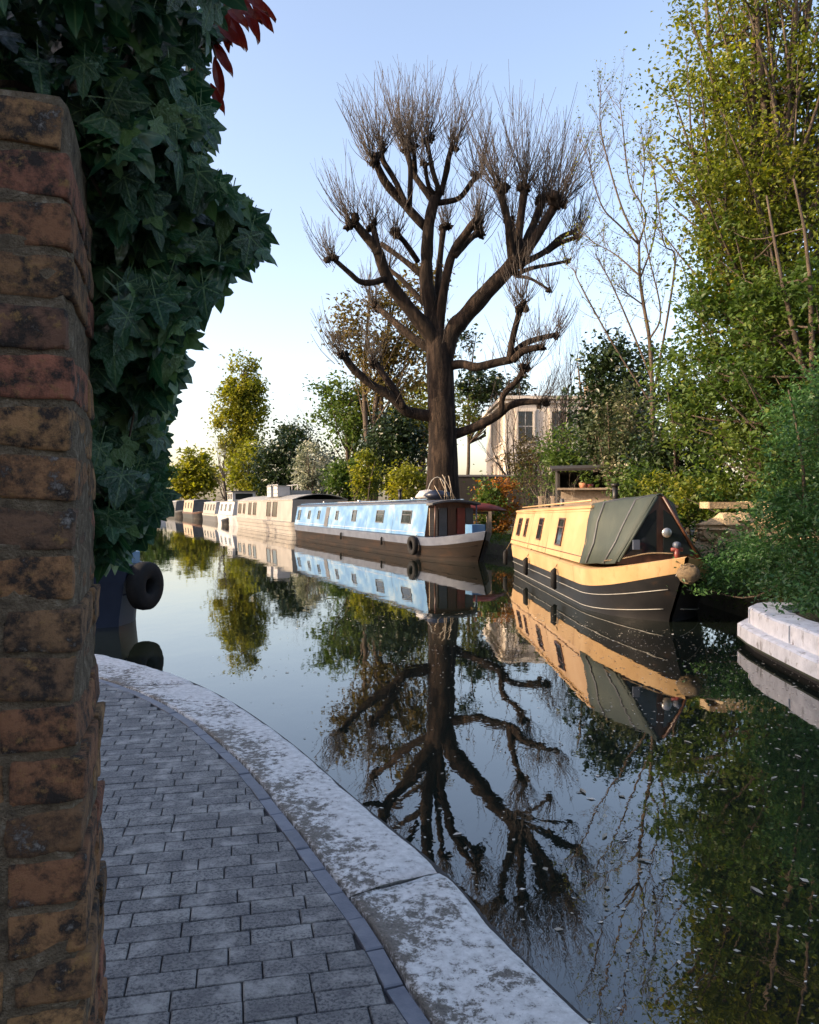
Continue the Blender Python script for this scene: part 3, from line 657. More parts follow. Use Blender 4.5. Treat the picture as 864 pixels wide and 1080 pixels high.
def cabin(o, xa, xb, wb, wt, zba, zbb, zta, ztb, mat, roofmat, wins, camber=.09, front='brown', slant=0.0, framemat='black', handrail=None, over=.03, panes=2):
    def sec(x, zb, zt, gx): return [Vector((x, -wb, zb)), Vector((x+gx, -wt, zt)), Vector((x+gx, wt, zt)), Vector((x, wb, zb))]
    s0, s1 = sec(xa, zba, zta, slant), sec(xb, zbb, ztb, -slant)
    mb = MB(); mb.add(s0+s1, [(0, 4, 5, 1), (3, 2, 6, 7), (0, 1, 2, 3)]); cw = mb.out('cabin_wall', M[mat], o)
    MB().add([p+Vector((0, 0, 0)) for p in s1], [(3, 2, 1, 0)]).out('front_bulkhead', M[front], o)
    rf = MB(); K = 8; secs = []
    for x, zt in ((xa+slant-over, zta), (xb-slant+over, ztb)):
        q = [];
        for i in range(K+1):
            y = -(wt+.035)+2*(wt+.035)*i/K; q.append(Vector((x, y, zt+.004+camber*(1-(2*i/K-1)**2))))
        q += [Vector((p.x, p.y, p.z-.045)) for p in q[::-1]]; secs.append(q)
    rf.loft(secs); ro = rf.out('roof', M[roofmat], o)
    if handrail:
        for sd in (-1, 1): MB().tube([(xa+.4, sd*(wt-.08), zta+.10), (xb-.4, sd*(wt-.08), ztb+.10)], .018, 6).out('handrail', M[handrail], ro, True)
    for (xc, tc, ww, hh, kind) in wins:
        for sd in (-1, 1):
            f = (xc-xa)/(xb-xa); zb = zba+(zbb-zba)*f; zt = zta+(ztb-zta)*f; up, nr, ln = side_mats(wb, wt, zb, zt, sd)
            c = Vector((xc, sd*wb, zb))+up*ln*tc; Mx = Matrix((Vector((1, 0, 0)), up, nr)).transposed().to_4x4(); Mx.translation = c
            if kind == 'door':
                d = MB().box((0, 0, .008), (ww, hh, .03), Mx).out('side_door', M['darkgrey'], o); MB().box((ww*.3, 0, .03), (.03, .1, .02), Mx).out('handle', M['metal'], d); continue
            fr = MB(); b = .035
            for cx, cy, dx, dy in ((0, hh/2, ww+b, b), (0, -hh/2, ww+b, b), (-ww/2, 0, b, hh-b), (ww/2, 0, b, hh-b)): fr.box((cx, cy, .012), (dx, dy, .034), Mx)
            if panes > 1: fr.box((0, hh*.18, .012), (ww-b, .022, .026), Mx)
            wn = fr.out('window', M[framemat], o); MB().box((0, 0, .004), (ww-.01, hh-.01, .012), Mx).out('pane', M['glass'], wn)
    return cw, ro
def boat_empty(name, bow, dirv, L, **k):
    d = Vector((dirv[0], dirv[1], 0)).normalized(); st = Vector((bow[0], bow[1], 0))-d*L
    return empty(name, st, math.atan2(d.y, d.x), **k)
# --- yellow narrowboat with green canopy
YL = 11.1; yb = boat_empty('narrowboat', (4.22, 12.25), (.035, -1), YL, label='yellow narrowboat with dark green canvas front canopy and black hull', cat='boat')
row, top = hull(yb, YL, 1.06, .74, .34, 2.5, ('black', 'yellow', 'yellow'), .30, .75, bandrise=-.02+.08, strakes=((.30, .28), (.07, .16)))
XA, XB = .35, YL-2.55
cabin(yb, XA, XB, .97, .77, .765, .80, 1.68, 1.86, 'yellow', 'yellow', [(1.35, .52, .42, .46, 'w'), (2.35, .52, .26, .46, 'w'), (4.2, .52, .46, .50, 'w'), (6.35, .5, .52, .56, 'w')], handrail='yellow', front='brown', framemat='brown')
for z, t in ((.12, 0), (.93, 0)):
    for sd in (-1, 1): MB().tube([(XA+.03, sd*(.97-.20*z+.006), .765+.9*z), (XB-.03, sd*(.97-.20*z+.006), .80+1.04*z)], .010, 5).out('cabin_moulding', M['brown' if z < .5 else 'yellow'], yb, True)
# canopy: tent from cabin roof to a narrow triangle at the front
cs = []
for i in range(9):
    t = i/8; x = XB-.06+t*1.42; tt = t**.9; hb = .99-.24*tt; zb = .80+.10*tt; sag = -.02*math.sin(math.pi*((t*2) % 1))
    sh = [(-hb, zb), (-(hb*.90*(1-t)+hb*.70*t), zb+.36), (-(.83*(1-t)+.36*t), 1.60-.10*t), (-(.76*(1-t)+.10*t), 1.885+.10*t), (-.34*(1-t)-.04*t, 1.965+.07*t), (0, 1.985+.075*t)]
    sh = sh+[(-y, z) for y, z in sh[-2::-1]]; cs.append([Vector((x, y+(sag if abs(y) > .2 else 0), z+sag*.6)) for y, z in sh])
cp = MB().loft(cs, False).out('canopy', M['canvas'], yb, True)
mo = cp.modifiers.new('thick', 'SOLIDIFY'); mo.thickness = .02
for i in (2, 6): MB().tube([q+Vector((0, q.y*.035, .016)) for q in cs[i]], .022, 5).out('canopy_seam', M['darkgrey'], cp, True)
fr = [Vector((q.x-.03, q.y*.97, q.z-.012)) for q in cs[-1]]
fb = MB().add(fr, [tuple(range(len(fr)))]).out('cratch_board', M['brown'], yb)
fx = cs[-1][0].x
for (y0, z0, y1, z1, y2, z2, y3, z3) in ((-.58, 1.05, -.06, 1.05, -.06, 1.80, -.20, 1.70), (.06, 1.05, .58, 1.05, .20, 1.70, .06, 1.80)):
    MB().add([(fx+.004, y0, z0), (fx+.004, y1, z1), (fx+.004, y2, z2), (fx+.004, y3, z3), (fx-.02, y0, z0), (fx-.02, y1, z1), (fx-.02, y2, z2), (fx-.02, y3, z3)], [(0, 1, 2, 3), (4, 7, 6, 5), (0, 4, 5, 1), (1, 5, 6, 2), (2, 6, 7, 3), (3, 7, 4, 0)]).out('cratch_window', M['glass'], fb)
for sd in (-1, 1): MB().tube([(fx+.01, sd*.70, .93), (fx+.01, sd*.05, 2.02)], .028, 6).out('cratch_frame', M['brown' if sd > 0 else 'canvas'], fb, True)
lt = MB(); lt.tube([(fx+.01, -.02+.1, 1.42), (fx+.10, -.02+.1, 1.42)], [.04, .085], 16).out('headlamp', M['darkgrey'], yb, True)
MB().ball((fx+.10, .08, 1.42), .082, 14, 8, sc=(.35, 1, 1)).out('lens', M['metal'], yb, True)
MB().box((fx+.05, -.42, 1.22), (.07, .11, .16)).out('lantern', M['bluegrey'], yb)
MB().tube([(YL-.42, 0, 1.00), (YL-.42, 0, 1.20)], .045, 10).tube([(YL-.42, -.09, 1.18), (YL-.42, .09, 1.18)], .03, 8).out('mooring_stud', M['redpaint'], yb, True)
MB().tube([(YL-.47, 0, 1.25), (YL-.37, 0, 1.25)], .055, 10).out('stud_cap', M['bluegrey'], yb, True)
fd = MB(); fd.ball((YL+.06, 0, .84), .135, 20, 14, .10, (1.35, 1.3, .95)).out('rope_fender', M['rope'], yb, True)
for a in range(7): MB().torus((YL+.06, 0, .84), (math.cos(a*.9), math.sin(a*.9)*.6, math.sin(a*1.7)), .142, .020, 22, 6).out('rope_turn', M['rope'], yb, True)
MB().tube([(YL-.1, -.05, .98), (YL+.02, -.1, .92), (YL+.02, -.18, .80)], .012, 5).out('fender_chain', M['metal'], yb, True)
for x in (.5, 3.7, 6.9):
    ff = MB(); ff.tube([(x, -1.10, .58), (x, -1.14, .52), (x, -1.14, .22), (x, -1.10, .16)], [.03, .062, .062, .03], 10).out('side_fender', M['tyre'], yb, True); MB().tube([(x, -.99, .80), (x, -1.10, .60)], .010, 5).out('fender_rope', M['rope'], yb, True)
MB().tube([(2.2, .1, 1.78), (2.2, .1, 2.02)], .05, 10).out('mushroom_vent', M['darkgrey'], yb, True)
MB().tube([(4.0, -.62, 1.80), (4.0, -.62, 1.90)], .03, 8).out('roof_fitting', M['black'], yb, True)
for x in (3.05, 5.2, XB-.06):
    for sd in (-1, 1):
        f = (x-XA)/(XB-XA); MB().tube([(x, sd*.974, .78), (x, sd*.774, 1.66+.18*f)], .006, 4).out('panel_seam', M['brown' if x < 6 else 'yellow'], yb)
MB().tube([(5.9, .42, 1.80), (5.9, .42, 2.28)], .06, 10).tube([(5.9, .42, 2.27), (5.9, .42, 2.33)], .09, 10).out('chimney', M['black'], yb, True)
rope_ = smoothline([(YL-.42, -.06, 1.12), (YL-.75, -.35, 1.10), (YL-1.2, -.66, .98), (YL-1.5, -.85, .93)], 5); MB().tube(rope_, .012, 5).out('bow_rope', M['rope'], yb, True)
# --- blue narrowboat
BL_ = 20.5; bb = boat_empty('narrowboat', (2.43, 25.55), (.39, -.92), BL_, label='long patchy light blue narrowboat with a row of small windows, moored below the bare tree', cat='boat')
hull(bb, BL_, 1.06, .72, .28, 2.8, ('rust', 'bluegrey', 'bluegrey'), .27, .55, strakes=((.36, .2), (.10, .1)), strake_mat='rust')
XB = BL_-2.6
cabin(bb, .7, XB, .98, .80, .745, .76, 1.72, 1.93, 'blue', 'bluegrey', [(1.4, .52, .45, .5, 'w'), (3.3, .55, .34, .40, 'w'), (5.0, .55, .34, .40, 'w'), (6.4, .47, .55, .93, 'door'), (7.9, .55, .34, .40, 'w'), (10.3, .55, .50, .46, 'w'), (13.4, .55, .80, .46, 'w'), (16.1, .55, .86, .46, 'w')], front='brown', framemat='darkgrey', handrail='blue', slant=.05)
# cratch end with doors under an arched roof board
for y, m_ in ((-.66, 'oak'), (-.30, 'darkgrey'), (.04, 'brown'), (.40, 'redpaint'), (.72, 'darkgrey')): MB().box((XB+.02, y, 1.25), (.05, .30, .96)).out('door_panel', M[m_], bb)
q = []
for i in range(11):
    y = -.92+1.84*i/10; q.append(Vector((XB+.02, y, 1.90+.12*(1-(2*i/10-1)**2))))
MB().loft([[p for p in q]+[p-Vector((0, 0, .09)) for p in q[::-1]], [p+Vector((.5, 0, 0)) for p in q]+[p+Vector((.5, 0, -.06)) for p in q[::-1]]]).out('roof_overhang', M['darkgrey'], bb)
for y in (-.8, .8): MB().tube([(XB+.45, y, .74), (XB+.45, y*.97, 1.92)], .03, 6).out('canopy_post', M['brown' if y < 0 else 'navy'], bb, True)
MB().box((XB+1.0, .45, .98), (.5, .5, .4)).out('gas_locker', M['blue'], bb)
ty = MB().torus((XB-.55, -1.19, .43), (0, 1, .05), .25, .09, 26, 10).out('tyre_fender', M['tyre'], bb, True); MB().tube([(XB-.55, -1.0, .8), (XB-.55, -1.17, .66)], .012, 5).out('rope', M['rope'], ty, True)
for x in (9.2, 14.2): MB().tube([(x, -1.12, .60), (x, -1.14, .54), (x, -1.14, .30)], [.03, .05, .04], 8).out('side_fender', M['tyre'], bb, True)
def on_blue(x, y, z):
    a = bb.rotation_euler.z; return Vector((bb.location.x+x*math.cos(a)-y*math.sin(a), bb.location.y+x*math.sin(a)+y*math.cos(a), z))
def thing(mb, name, mat, label, cat, **k):
    c = np.mean(np.array(mb.v), 0); zmin = min(q[2] for q in mb.v); c[2] = zmin; mb.v = [tuple(np.array(q)-c) for q in mb.v]
    o = mb.out(name, M[mat], None, k.pop('smooth', True), label=label, cat=cat, **k); o.location = c; return o
c = on_blue(16.0, .05, 2.02); mb = MB(); mb.ball(c+Vector((0, 0, .17)), .30, 12, 8, .5, (1.5, .9, .65)); thing(mb, 'sack', 'white', 'pale lumpy sack lying on the roof of the blue boat', 'bag')
c = on_blue(17.0, -.1, 2.02); mb = MB(); mb.ball(c+Vector((0, 0, .16)), .24, 12, 8, .5, (1.7, 1, .7)); mb.ball(c+Vector((.3, .2, .13)), .2, 10, 7, .5, (1.2, 1, .7)); thing(mb, 'tarpaulin_bundle', 'navy', 'dark bundled tarpaulin on the blue boat roof, next to the pale sack', 'bundle')
c = on_blue(16.4, .2, 2.0); a = []
for i in range(13): t = math.pi*i/12; a.append(c+Vector((-.38*math.cos(t), 0, .85*math.sin(t))))
thing(MB().tube(a, .016, 6), 'hoop', 'offwhite', 'thin pale hoop arching up from the blue boat roof', 'hoop')
mb = MB(); c = on_blue(17.5, .1, 2.03)
for k in range(7): mb.tube([c+Vector((.08*k-.2, 0, 0)), c+Vector((.08*k-.2+random.uniform(-.5, .2), random.uniform(-.2, .2), random.uniform(.4, .9)))], .012, 5)
thing(mb, 'garden_canes', 'paletwig', 'loose bundle of thin canes poking up at the front of the blue boat roof', 'canes')
c = on_blue(9.0, 0, 1.94); thing(MB().tube([on_blue(5, .1, 1.90), on_blue(12, .1, 1.96)], .05, 8), 'boat_pole', 'oak', 'long wooden pole lying along the blue boat roof', 'pole')
c = on_blue(1.4, 0, 1.82); mb = MB(); mb.box((c.x, c.y, c.z+.06), (1.0, .6, .1)); thing(mb, 'solar_panel', 'bluegrey', 'flat panel on the stern end of the blue boat roof', 'panel', smooth=False)
# red upturned canoe on the bank behind the bow
mb = MB(); c = P(500, 532, 31); ss = []
for i in range(13):
    t = i/12; x = (t-.5)*2.6; wv = .36*max(.03, 1-(2*t-1)**2)**.7; ss.append([c+Vector((x, .3*x+wv*math.cos(a), -.3+wv*.9*math.sin(a)+.05)) for a in [math.pi*k/6 for k in range(7)]])
mb.loft(ss); thing(mb, 'canoe', 'redpaint', 'upturned red canoe on the bank behind the blue boat bow', 'canoe')
thing(MB().box((c.x-.6, c.y, c.z-.72), (.12, 1.1, .9)).box((c.x+.6, c.y+.3, c.z-.72), (.12, 1.1, .9)).box((c.x, c.y+.15, c.z-.32), (1.6, .1, .1)), 'trestle', 'oak', 'wooden trestle under the upturned red canoe', 'trestle', smooth=False)
for x in (4.15, 7.2, 9.2, 11.9, 14.8):
    for sd in (-1, 1):
        f = (x-.7)/(XB-.7); zt = 1.72+.21*f; MB().tube([(x, sd*.983, .76), (x, sd*.803, zt-.02)], .007, 4).out('panel_seam', M['bluegrey'], bb)
for sd in (-1, 1): MB().tube([(.75, sd*.962, .86), (XB-.05, sd*.962, .88)], .010, 5).out('cabin_moulding', M['white'], bb, True)
MB().tube([(12.2, .45, 1.9), (12.2, .45, 2.42)], .07, 10).tube([(12.2, .45, 2.40), (12.2, .45, 2.46)], .10, 10).out('chimney', M['black'], bb, True)
for x in (3.0, 8.4, 14.6): MB().tube([(x, 0, 1.83+.012*x), (x, 0, 1.93+.012*x)], [.05, .09], 10).out('mushroom_vent', M['metal'], bb, True)
# --- cream houseboat
HL = 18.0; hb = boat_empty('houseboat', (-4.95, 46.6), (.39, -.92), HL, label='wide cream houseboat with dark framed windows moored past the blue boat', cat='boat')
hull(hb, HL, 1.85, .75, .06, .8, ('cream', 'cream', 'grey'), .2, .15, strakes=((.28, 0), (.52, 0), (.06, 0)), strake_mat='darkgrey')
cabin(hb, 1.0, HL-.7, 1.75, 1.66, .77, .79, 2.05, 2.10, 'cream', 'offwhite', [(2.0, .55, 1.0, .72, 'w'), (3.6, .55, .6, .72, 'w'), (5.6, .55, .9, .85, 'w'), (7.2, .55, .9, .85, 'w'), (11.4, .55, 1.0, .92, 'w'), (13.1, .55, 1.1, .92, 'w')], camber=.34, front='cream', framemat='brown', panes=1)
MB().box((9, .3, 2.55), (4.5, 1.8, .35)).out('roof_locker', M['grey'], hb)
for y in (-.7, .7):
    for x in (5.5, 7.0, 8.5): MB().tube([(x, y+.3, 2.70), (x, y+.3, 3.15)], .025, 5).out('rail_post', M['white'], hb, True)
    MB().tube([(5.5, y+.3, 3.15), (8.5, y+.3, 3.15)], .025, 5).out('rail', M['white'], hb, True)
def on(o, x, y, z):
    a = o.rotation_euler.z; return Vector((o.location.x+x*math.cos(a)-y*math.sin(a), o.location.y+x*math.sin(a)+y*math.cos(a), z))
for i, (x, lb) in enumerate(((12.0, 'white storage box on the cream houseboat roof, nearer the bow'), (10.2, 'white storage box on the cream houseboat roof, nearer the stern'))):
    c = on(hb, x, -1.0, 2.30); Mx = Matrix.Rotation(hb.rotation_euler.z, 4, 'Z'); Mx.translation = c
    r_ = empty('storage_box', c, hb.rotation_euler.z, label=lb, cat='box', group='white boxes on the houseboat roof'); MB().box((0, 0, .32), (1.1, .8, .64)).out('body', M['white'], r_); MB().box((0, 0, .67), (1.16, .86, .06)).out('lid', M['offwhite'], r_)
    for z in (.2, .45): MB().box((0, -.405, z), (1.0, .03, .05)).out('rib', M['grey'], r_)
# --- boats beyond
def farboat(bow, dirv, L, W, zg, zt, hullm, band, cab, roofm, label, wins, front='white', extra=None):
    o = boat_empty('moored_boat', bow, dirv, L, label=label, cat='boat', group='boats moored along the far bank')
    hull(o, L, W, zg, .2, 2.0, (hullm, band, 'grey'), .2, .4)
    cabin(o, .8, L-2.2, W*.9, W*.76, zg+.03, zg+.03, zt, zt, cab, roofm, wins, front=front, panes=1, framemat='darkgrey')
    if extra: extra(o)
    return o
def wheelhouse(o):
    MB().box((5.5, 0, 2.35), (2.6, 2.0, 1.0)).out('wheelhouse', M['white'], o); MB().box((5.5, 0, 2.89), (3.0, 2.3, .08)).out('wheelhouse_roof', M['darkgrey'], o)
    for x in (4.9, 6.1): MB().box((x, -1.005, 2.45), (.8, .03, .5)).out('wheelhouse_window', M['glass'], o)
    MB().box((6.805, 0, 2.45), (.03, 1.5, .5)).out('wheelhouse_window', M['glass'], o)
farboat((-12.9, 66.5), (.37, -.93), 11, 1.5, .8, 2.0, 'white', 'white', 'white', 'offwhite', 'white cabin boat with raised wheelhouse just beyond the cream houseboat', [(2.2, .55, .8, .6, 'w'), (4.6, .55, .8, .6, 'w'), (7, .55, 1.0, .6, 'w')], extra=wheelhouse)
farboat((-17.6, 79), (.37, -.93), 12, 1.3, .75, 1.95, 'darkgrey', 'offwhite', 'cream', 'white', 'pale cream boat with light roof behind the small black dinghy', [(2.2, .55, .7, .6, 'w'), (4.4, .55, .7, .6, 'w'), (6.6, .55, .7, .6, 'w'), (8.6, .55, .7, .6, 'w')])
farboat((-23.6, 93), (.37, -.93), 13, 1.3, .75, 2.2, 'black', 'brown', 'oak', 'offwhite', 'weathered brown boat with pale roof farther down the canal', [(3, .55, .9, .7, 'w'), (6, .55, .9, .7, 'w'), (9, .55, .9, .7, 'w')], front='darkgrey')
farboat((-30.2, 109), (.4, -.92), 14, 1.3, .75, 2.1, 'black', 'darkgrey', 'darkgrey', 'white', 'dark grey boat with white roof at the far end of the moorings', [(3, .55, .9, .7, 'w'), (7, .55, .9, .7, 'w')], front='darkgrey')
farboat((-37.0, 124), (.45, -.9), 14, 1.3, .75, 2.1, 'black', 'navy', 'brown', 'grey', 'small brown boat, last one visible beside the ivy', [(3, .55, .9, .7, 'w'), (7, .55, .9, .7, 'w')])
dg = boat_empty('dinghy', (-15.5, 69.0), (.2, -.98), 3.2, label='small black dinghy tied beside the white cabin boat', cat='boat'); hull(dg, 3.2, .65, .42, .18, 1.3, ('black', 'navy', 'darkgrey'), .12, .3)
MB().box((.2, 0, .62), (.3, .35, .55)).out('outboard_motor', M['black'], dg)
# --- dark boat with tyre on the near bank
nb = empty('narrowboat', (-4.80, 11.9, 0), R(122), label='dark navy boat stern with a tyre fender, below the ivy beside the coping', cat='boat')
hull(nb, 14, 1.08, .95, .3, 3, ('navy', 'navy', 'darkgrey'), .25, .6, strakes=((.5, .1),), strake_mat='navy')
cabin(nb, 1.6, 11, .98, .8, .98, .98, 1.95, 1.95, 'navy', 'darkgrey', [(3, .55, .6, .45, 'w'), (5, .55, .6, .45, 'w'), (7.4, .55, .6, .45, 'w')], front='brown')
ty = MB().torus((0, 0, 0), (0, 0, 1), .245, .135, 30, 12, .95).out('tyre_fender', M['tyre'], nb, True)
ty.location = (.22, -.93, .62); ty.rotation_euler = (R(90), 0, R(-48))
MB().tube([(.25, -.98, .97), (.25, -1.1, .86)], .014, 6).out('rope', M['rope'], nb, True)
MB().tube([(.35, -.6, .97), (.35, -.6, 1.5)], .03, 8).out('tiller_post', M['darkgrey'], nb, True)
MB().box((.6, -.75, 1.05), (.35, .3, .2)).out('blue_crate', M['blue'], nb)

# ---------------------------------------------------------------- white quay edge on the right
qk = empty('quay_edge', (4.5, 9, 0), label='weathered white painted quay edge with a rounded end under the green bush', cat='quay'); QB = Vector((4.5, 9, 0))
ql = [(4.05, 4.0), (4.08, 6.0), (4.17, 8.0), (4.28, 9.6), (4.40, 10.7), (4.60, 11.25), (5.0, 11.65), (5.5, 11.85)]
qc = smoothline(ql, 8); 
def quay_strip(name, d0, d1, z0, z1, mat, s0, s1, jit=0):
    A = [at_arc(offset(qc, d0), q) for q in np.linspace(s0, s1, 14)]; B = [at_arc(offset(qc, d1), q) for q in np.linspace(s0, s1, 14)]
    secs = []
    for i, (a, b) in enumerate(zip(A, B)):
        j = jit*noise.noise(Vector((a[0]*4, a[1]*4, z1))); secs.append([Vector((a[0], a[1], z0))-QB, Vector((a[0], a[1], z1-.02+j))-QB, Vector((a[0]*.93+b[0]*.07, a[1]*.93+b[1]*.07, z1+j))-QB, Vector((b[0], b[1], z1+j))-QB, Vector((b[0], b[1], z0))-QB])
    return MB().loft(secs).out(name, M[mat], qk)
TL = sum(np.linalg.norm(qc[i]-qc[i-1]) for i in range(1, len(qc)))-.1
quay_strip('ledge_beam', -.0, -.5, .10, .29, 'quay', 0, TL, .01); quay_strip('footing', -.10, -.5, -.5, .12, 'darkwood', 0, TL); quay_strip('algae_line', .004, -.3, .085, .125, 'algae', 0, TL)
cut = [0, 1.6, 3.0, 4.3, 5.35, 6.2, 6.9, TL-.5]
for i in range(len(cut)-1): quay_strip('kerb_block', -.14-.012*(i % 2), -.55, .28, .50+.010*(i % 2), 'quay', cut[i]+.01, cut[i+1]-.01, .012)

# ---------------------------------------------------------------- plane tree (traced limbs, real thickness, spread in depth)
TD = 39.0; K = TD/F
pt = empty('plane_tree', P(467, 556, TD), label='large bare pollarded plane tree with knobbly limbs behind the blue boat', cat='tree'); PB = Vector(pt.location); PB.z = .9; pt.location = PB
def limb(name, pts, r0, r1, dz=0, nseg=5, knob=0, sides=9, parent=pt, d0=0):
    """pts in photo pixels at the tree; dz = how far the limb's end leans towards (-) or away (+) from the viewer"""
    n_ = len(pts); q = [tuple(P(x, y, TD+d0+(dz-d0)*(i/(n_-1))**1.2)-PB) for i, (x, y) in enumerate(pts)]
    ln = smoothline(q, nseg); m_ = len(ln); rr = []
    for i in range(m_):
        f = i/(m_-1); rr.append((r0+(r1-r0)*f)*.76*K*(1+.16*noise.noise(Vector(ln[i])*1.3)+.05*noise.noise(Vector(ln[i])*4)))
    mb = MB().tube(ln, rr, sides)
    if knob:
        
        for _ in range(5): mb.ball(Vector(ln[-1])+Vector((random.gauss(0, .45), random.gauss(0, .35), random.uniform(-.9, .35)))*knob*K, knob*K*random.uniform(.35, .72), 8, 6, 1.3, (1, 1, random.uniform(.7, 1.3)))
    mb.out(name, M['bark'], parent, True); return Vector(ln[-1]), (Vector(ln[-1])-Vector(ln[-4])).normalized()
# trunk with flared foot and ridged bark
tp = [(467, 553), (467, 535), (467, 505), (467, 470), (466, 435), (465, 405), (464, 385), (463, 366), (462, 350), (462, 338)]; tr = [24, 19, 16.8, 15.2, 14.6, 14.2, 13.8, 13, 8, 2]
ln = smoothline([tuple(P(x, y, TD)-PB)+(r,) for (x, y), r in zip(tp, tr)], 7); v = []; f = []; ns = 28
for i, q in enumerate(ln):
    for k in range(ns):
        a = 2*math.pi*k/ns; r_ = q[3]*K*(1+.05*noise.noise(Vector((math.cos(a)*2.6, math.sin(a)*2.6, q[2]*.35)))+.045*noise.noise(Vector((math.cos(a)*8, math.sin(a)*8, q[2]*.9))))
        v.append((q[0]+r_*math.cos(a), q[1]+r_*math.sin(a), q[2]))
for i in range(len(ln)-1):
    for k in range(ns): a = i*ns+k; c = i*ns+(k+1) % ns; f.append((a, c, c+ns, a+ns))
mesh('trunk', v, f, M['bark'], pt, True)
TIPS = []
def L_(pts, r0, r1, dz, knob=0, shoots=0, sl=85, d0=0, lean=0):
    e, d = limb('limb', pts, r0, r1, dz, knob=knob, d0=d0)
    if shoots: TIPS.append((e, shoots, sl*K, lean))
L_([(464, 395), (457, 340), (450, 300), (450, 275), (452, 240), (457, 215), (463, 203)], 12, 6, .3, 6)
L_([(465, 205), (471, 180), (473, 168), (477, 154)], 4.5, 3.6, -.6, 5, 34, 80, .3, .1); L_([(464, 203), (457, 182), (454, 168), (450, 146)], 4, 3, .8, 4.5, 34, 75, .3)
L_([(460, 207), (452, 196), (448, 171)], 3.4, 2.6, -.8, 4, 14, 70, .3); L_([(457, 212), (445, 196), (436, 182), (429, 160), (424, 146)], 5, 4, 1.0, 5, 40, 80, .3, -.1)
L_([(438, 182), (437, 165), (436, 153)], 3.5, 3, -.3, 4, 22, 75, .7); L_([(462, 214), (484, 209), (497, 193), (504, 184)], 4, 3.4, .9, 5, 26, 80, .3, .1)
L_([(449, 240), (425, 214), (407, 193), (398, 175), (395, 167)], 6.5, 4.5, -1.2, 6, 34, 70, .3, -.25); L_([(429, 216), (416, 189), (404, 169), (403, 156)], 4, 3.4, -.6, 4.5, 26, 75, -.4, -.15)
L_([(432, 219), (433, 190), (432, 168), (429, 155)], 3.6, 3, .4, 4.5, 22, 78, -.3)
L_([(462, 388), (455, 355), (438, 333), (420, 311), (407, 290), (398, 264), (384, 247), (372, 232)], 12, 5, -1.6, 7, 36, 66, 0, -.3); L_([(399, 268), (396, 250), (393, 237)], 5, 4, -.9, 5.5, 22, 55, -1.2)
L_([(406, 294), (393, 298), (380, 297), (369, 288), (351, 272)], 4.6, 3.2, -2.0, 4.5, 22, 50, -1, -.3); L_([(446, 290), (423, 272), (402, 257)], 4.5, 3.6, 1.6, 0, 0, 0, .3)
L_([(441, 276), (428, 257), (418, 245)], 4, 3.4, -1.4, 6, 18, 50, .2, -.1); L_([(447, 320), (425, 296), (408, 282)], 4, 3, 1.8, 4, 14, 50, .3)
L_([(461, 320), (463, 285), (468, 237)], 5, 4, 1.2, 6, 24, 60, .2); L_([(462, 356), (468, 308), (477, 268), (491, 247), (502, 232)], 7, 5, -1.5, 7, 30, 65, 0, .15); L_([(480, 270), (492, 256), (506, 243)], 4.6, 4.2, .3, 6, 18, 60, -.8, .2)
L_([(465, 392), (476, 352), (491, 333), (513, 308), (534, 286), (546, 272)], 14, 9.5, -.8, 8)
L_([(541, 279), (538, 255), (536, 236), (527, 197)], 6, 4.6, -1.5, 6, 44, 100, -.7, -.15); L_([(543, 268), (542, 250), (540, 232)], 4, 3.4, .6, 5, 18, 90, -.7)
L_([(546, 272), (547, 252), (549, 232), (554, 195)], 6.4, 5, -.2, 7, 50, 102, -.7); L_([(549, 272), (556, 252), (563, 236), (574, 207)], 6.4, 5.5, .9, 7, 46, 98, -.7, .1); L_([(550, 274), (562, 255), (578, 229), (588, 212)], 7, 6.5, -.9, 8, 56, 94, -.7, .28)
L_([(563, 258), (568, 247), (571, 238)], 3.4, 3, .6, 4, 16, 80, -.5, .1); L_([(546, 280), (574, 266), (592, 250), (606, 244)], 5, 3.6, .8, 4.5, 24, 60, -.7, .2); L_([(576, 266), (592, 256), (608, 250)], 3.6, 3, -.5, 4, 12, 50, .3, .3)
L_([(543, 290), (560, 283), (580, 279), (600, 275)], 3.4, 2.2, .8, 3, 6, 30, -.6, .3); L_([(544, 291), (560, 294), (580, 306)], 2.4, 1.8, -1.5, 3, 4, 26, -.6)
L_([(467, 387), (487, 384), (502, 387), (525, 382), (540, 379)], 6.5, 5.5, -1.6); L_([(537, 381), (541, 356), (547, 333), (550, 322)], 4.6, 4.2, -2.2, 7, 30, 62, -1.6); L_([(538, 376), (551, 364), (565, 358), (586, 353)], 4.2, 3.6, -.8, 5, 16, 46, -1.6, .3); L_([(541, 380), (552, 370), (571, 366)], 5, 4, -2.6, 4.5, 10, 40, -1.7, .3)
L_([(474, 460), (500, 451), (525, 438), (536, 429), (551, 424), (571, 424)], 7.5, 4.2, -1.2, 4.5, 14, 50, 0, .3); L_([(529, 436), (531, 417), (546, 401), (554, 388)], 4.4, 4, -1.8, 6, 22, 56, -.9, .1)
L_([(460, 440), (437, 436), (426, 432), (411, 417), (392, 406), (372, 388), (361, 372)], 9, 4.2, -1.4, 5.5, 28, 56, 0, -.25); L_([(426, 430), (416, 411), (405, 396), (393, 380)], 5.2, 4.2, -.4, 6, 22, 56, -.6, -.1)
L_([(460, 372), (435, 356), (412, 336), (396, 322)], 7, 4, 2.2, 6, 22, 56, 0, -.15)
sh = MB()
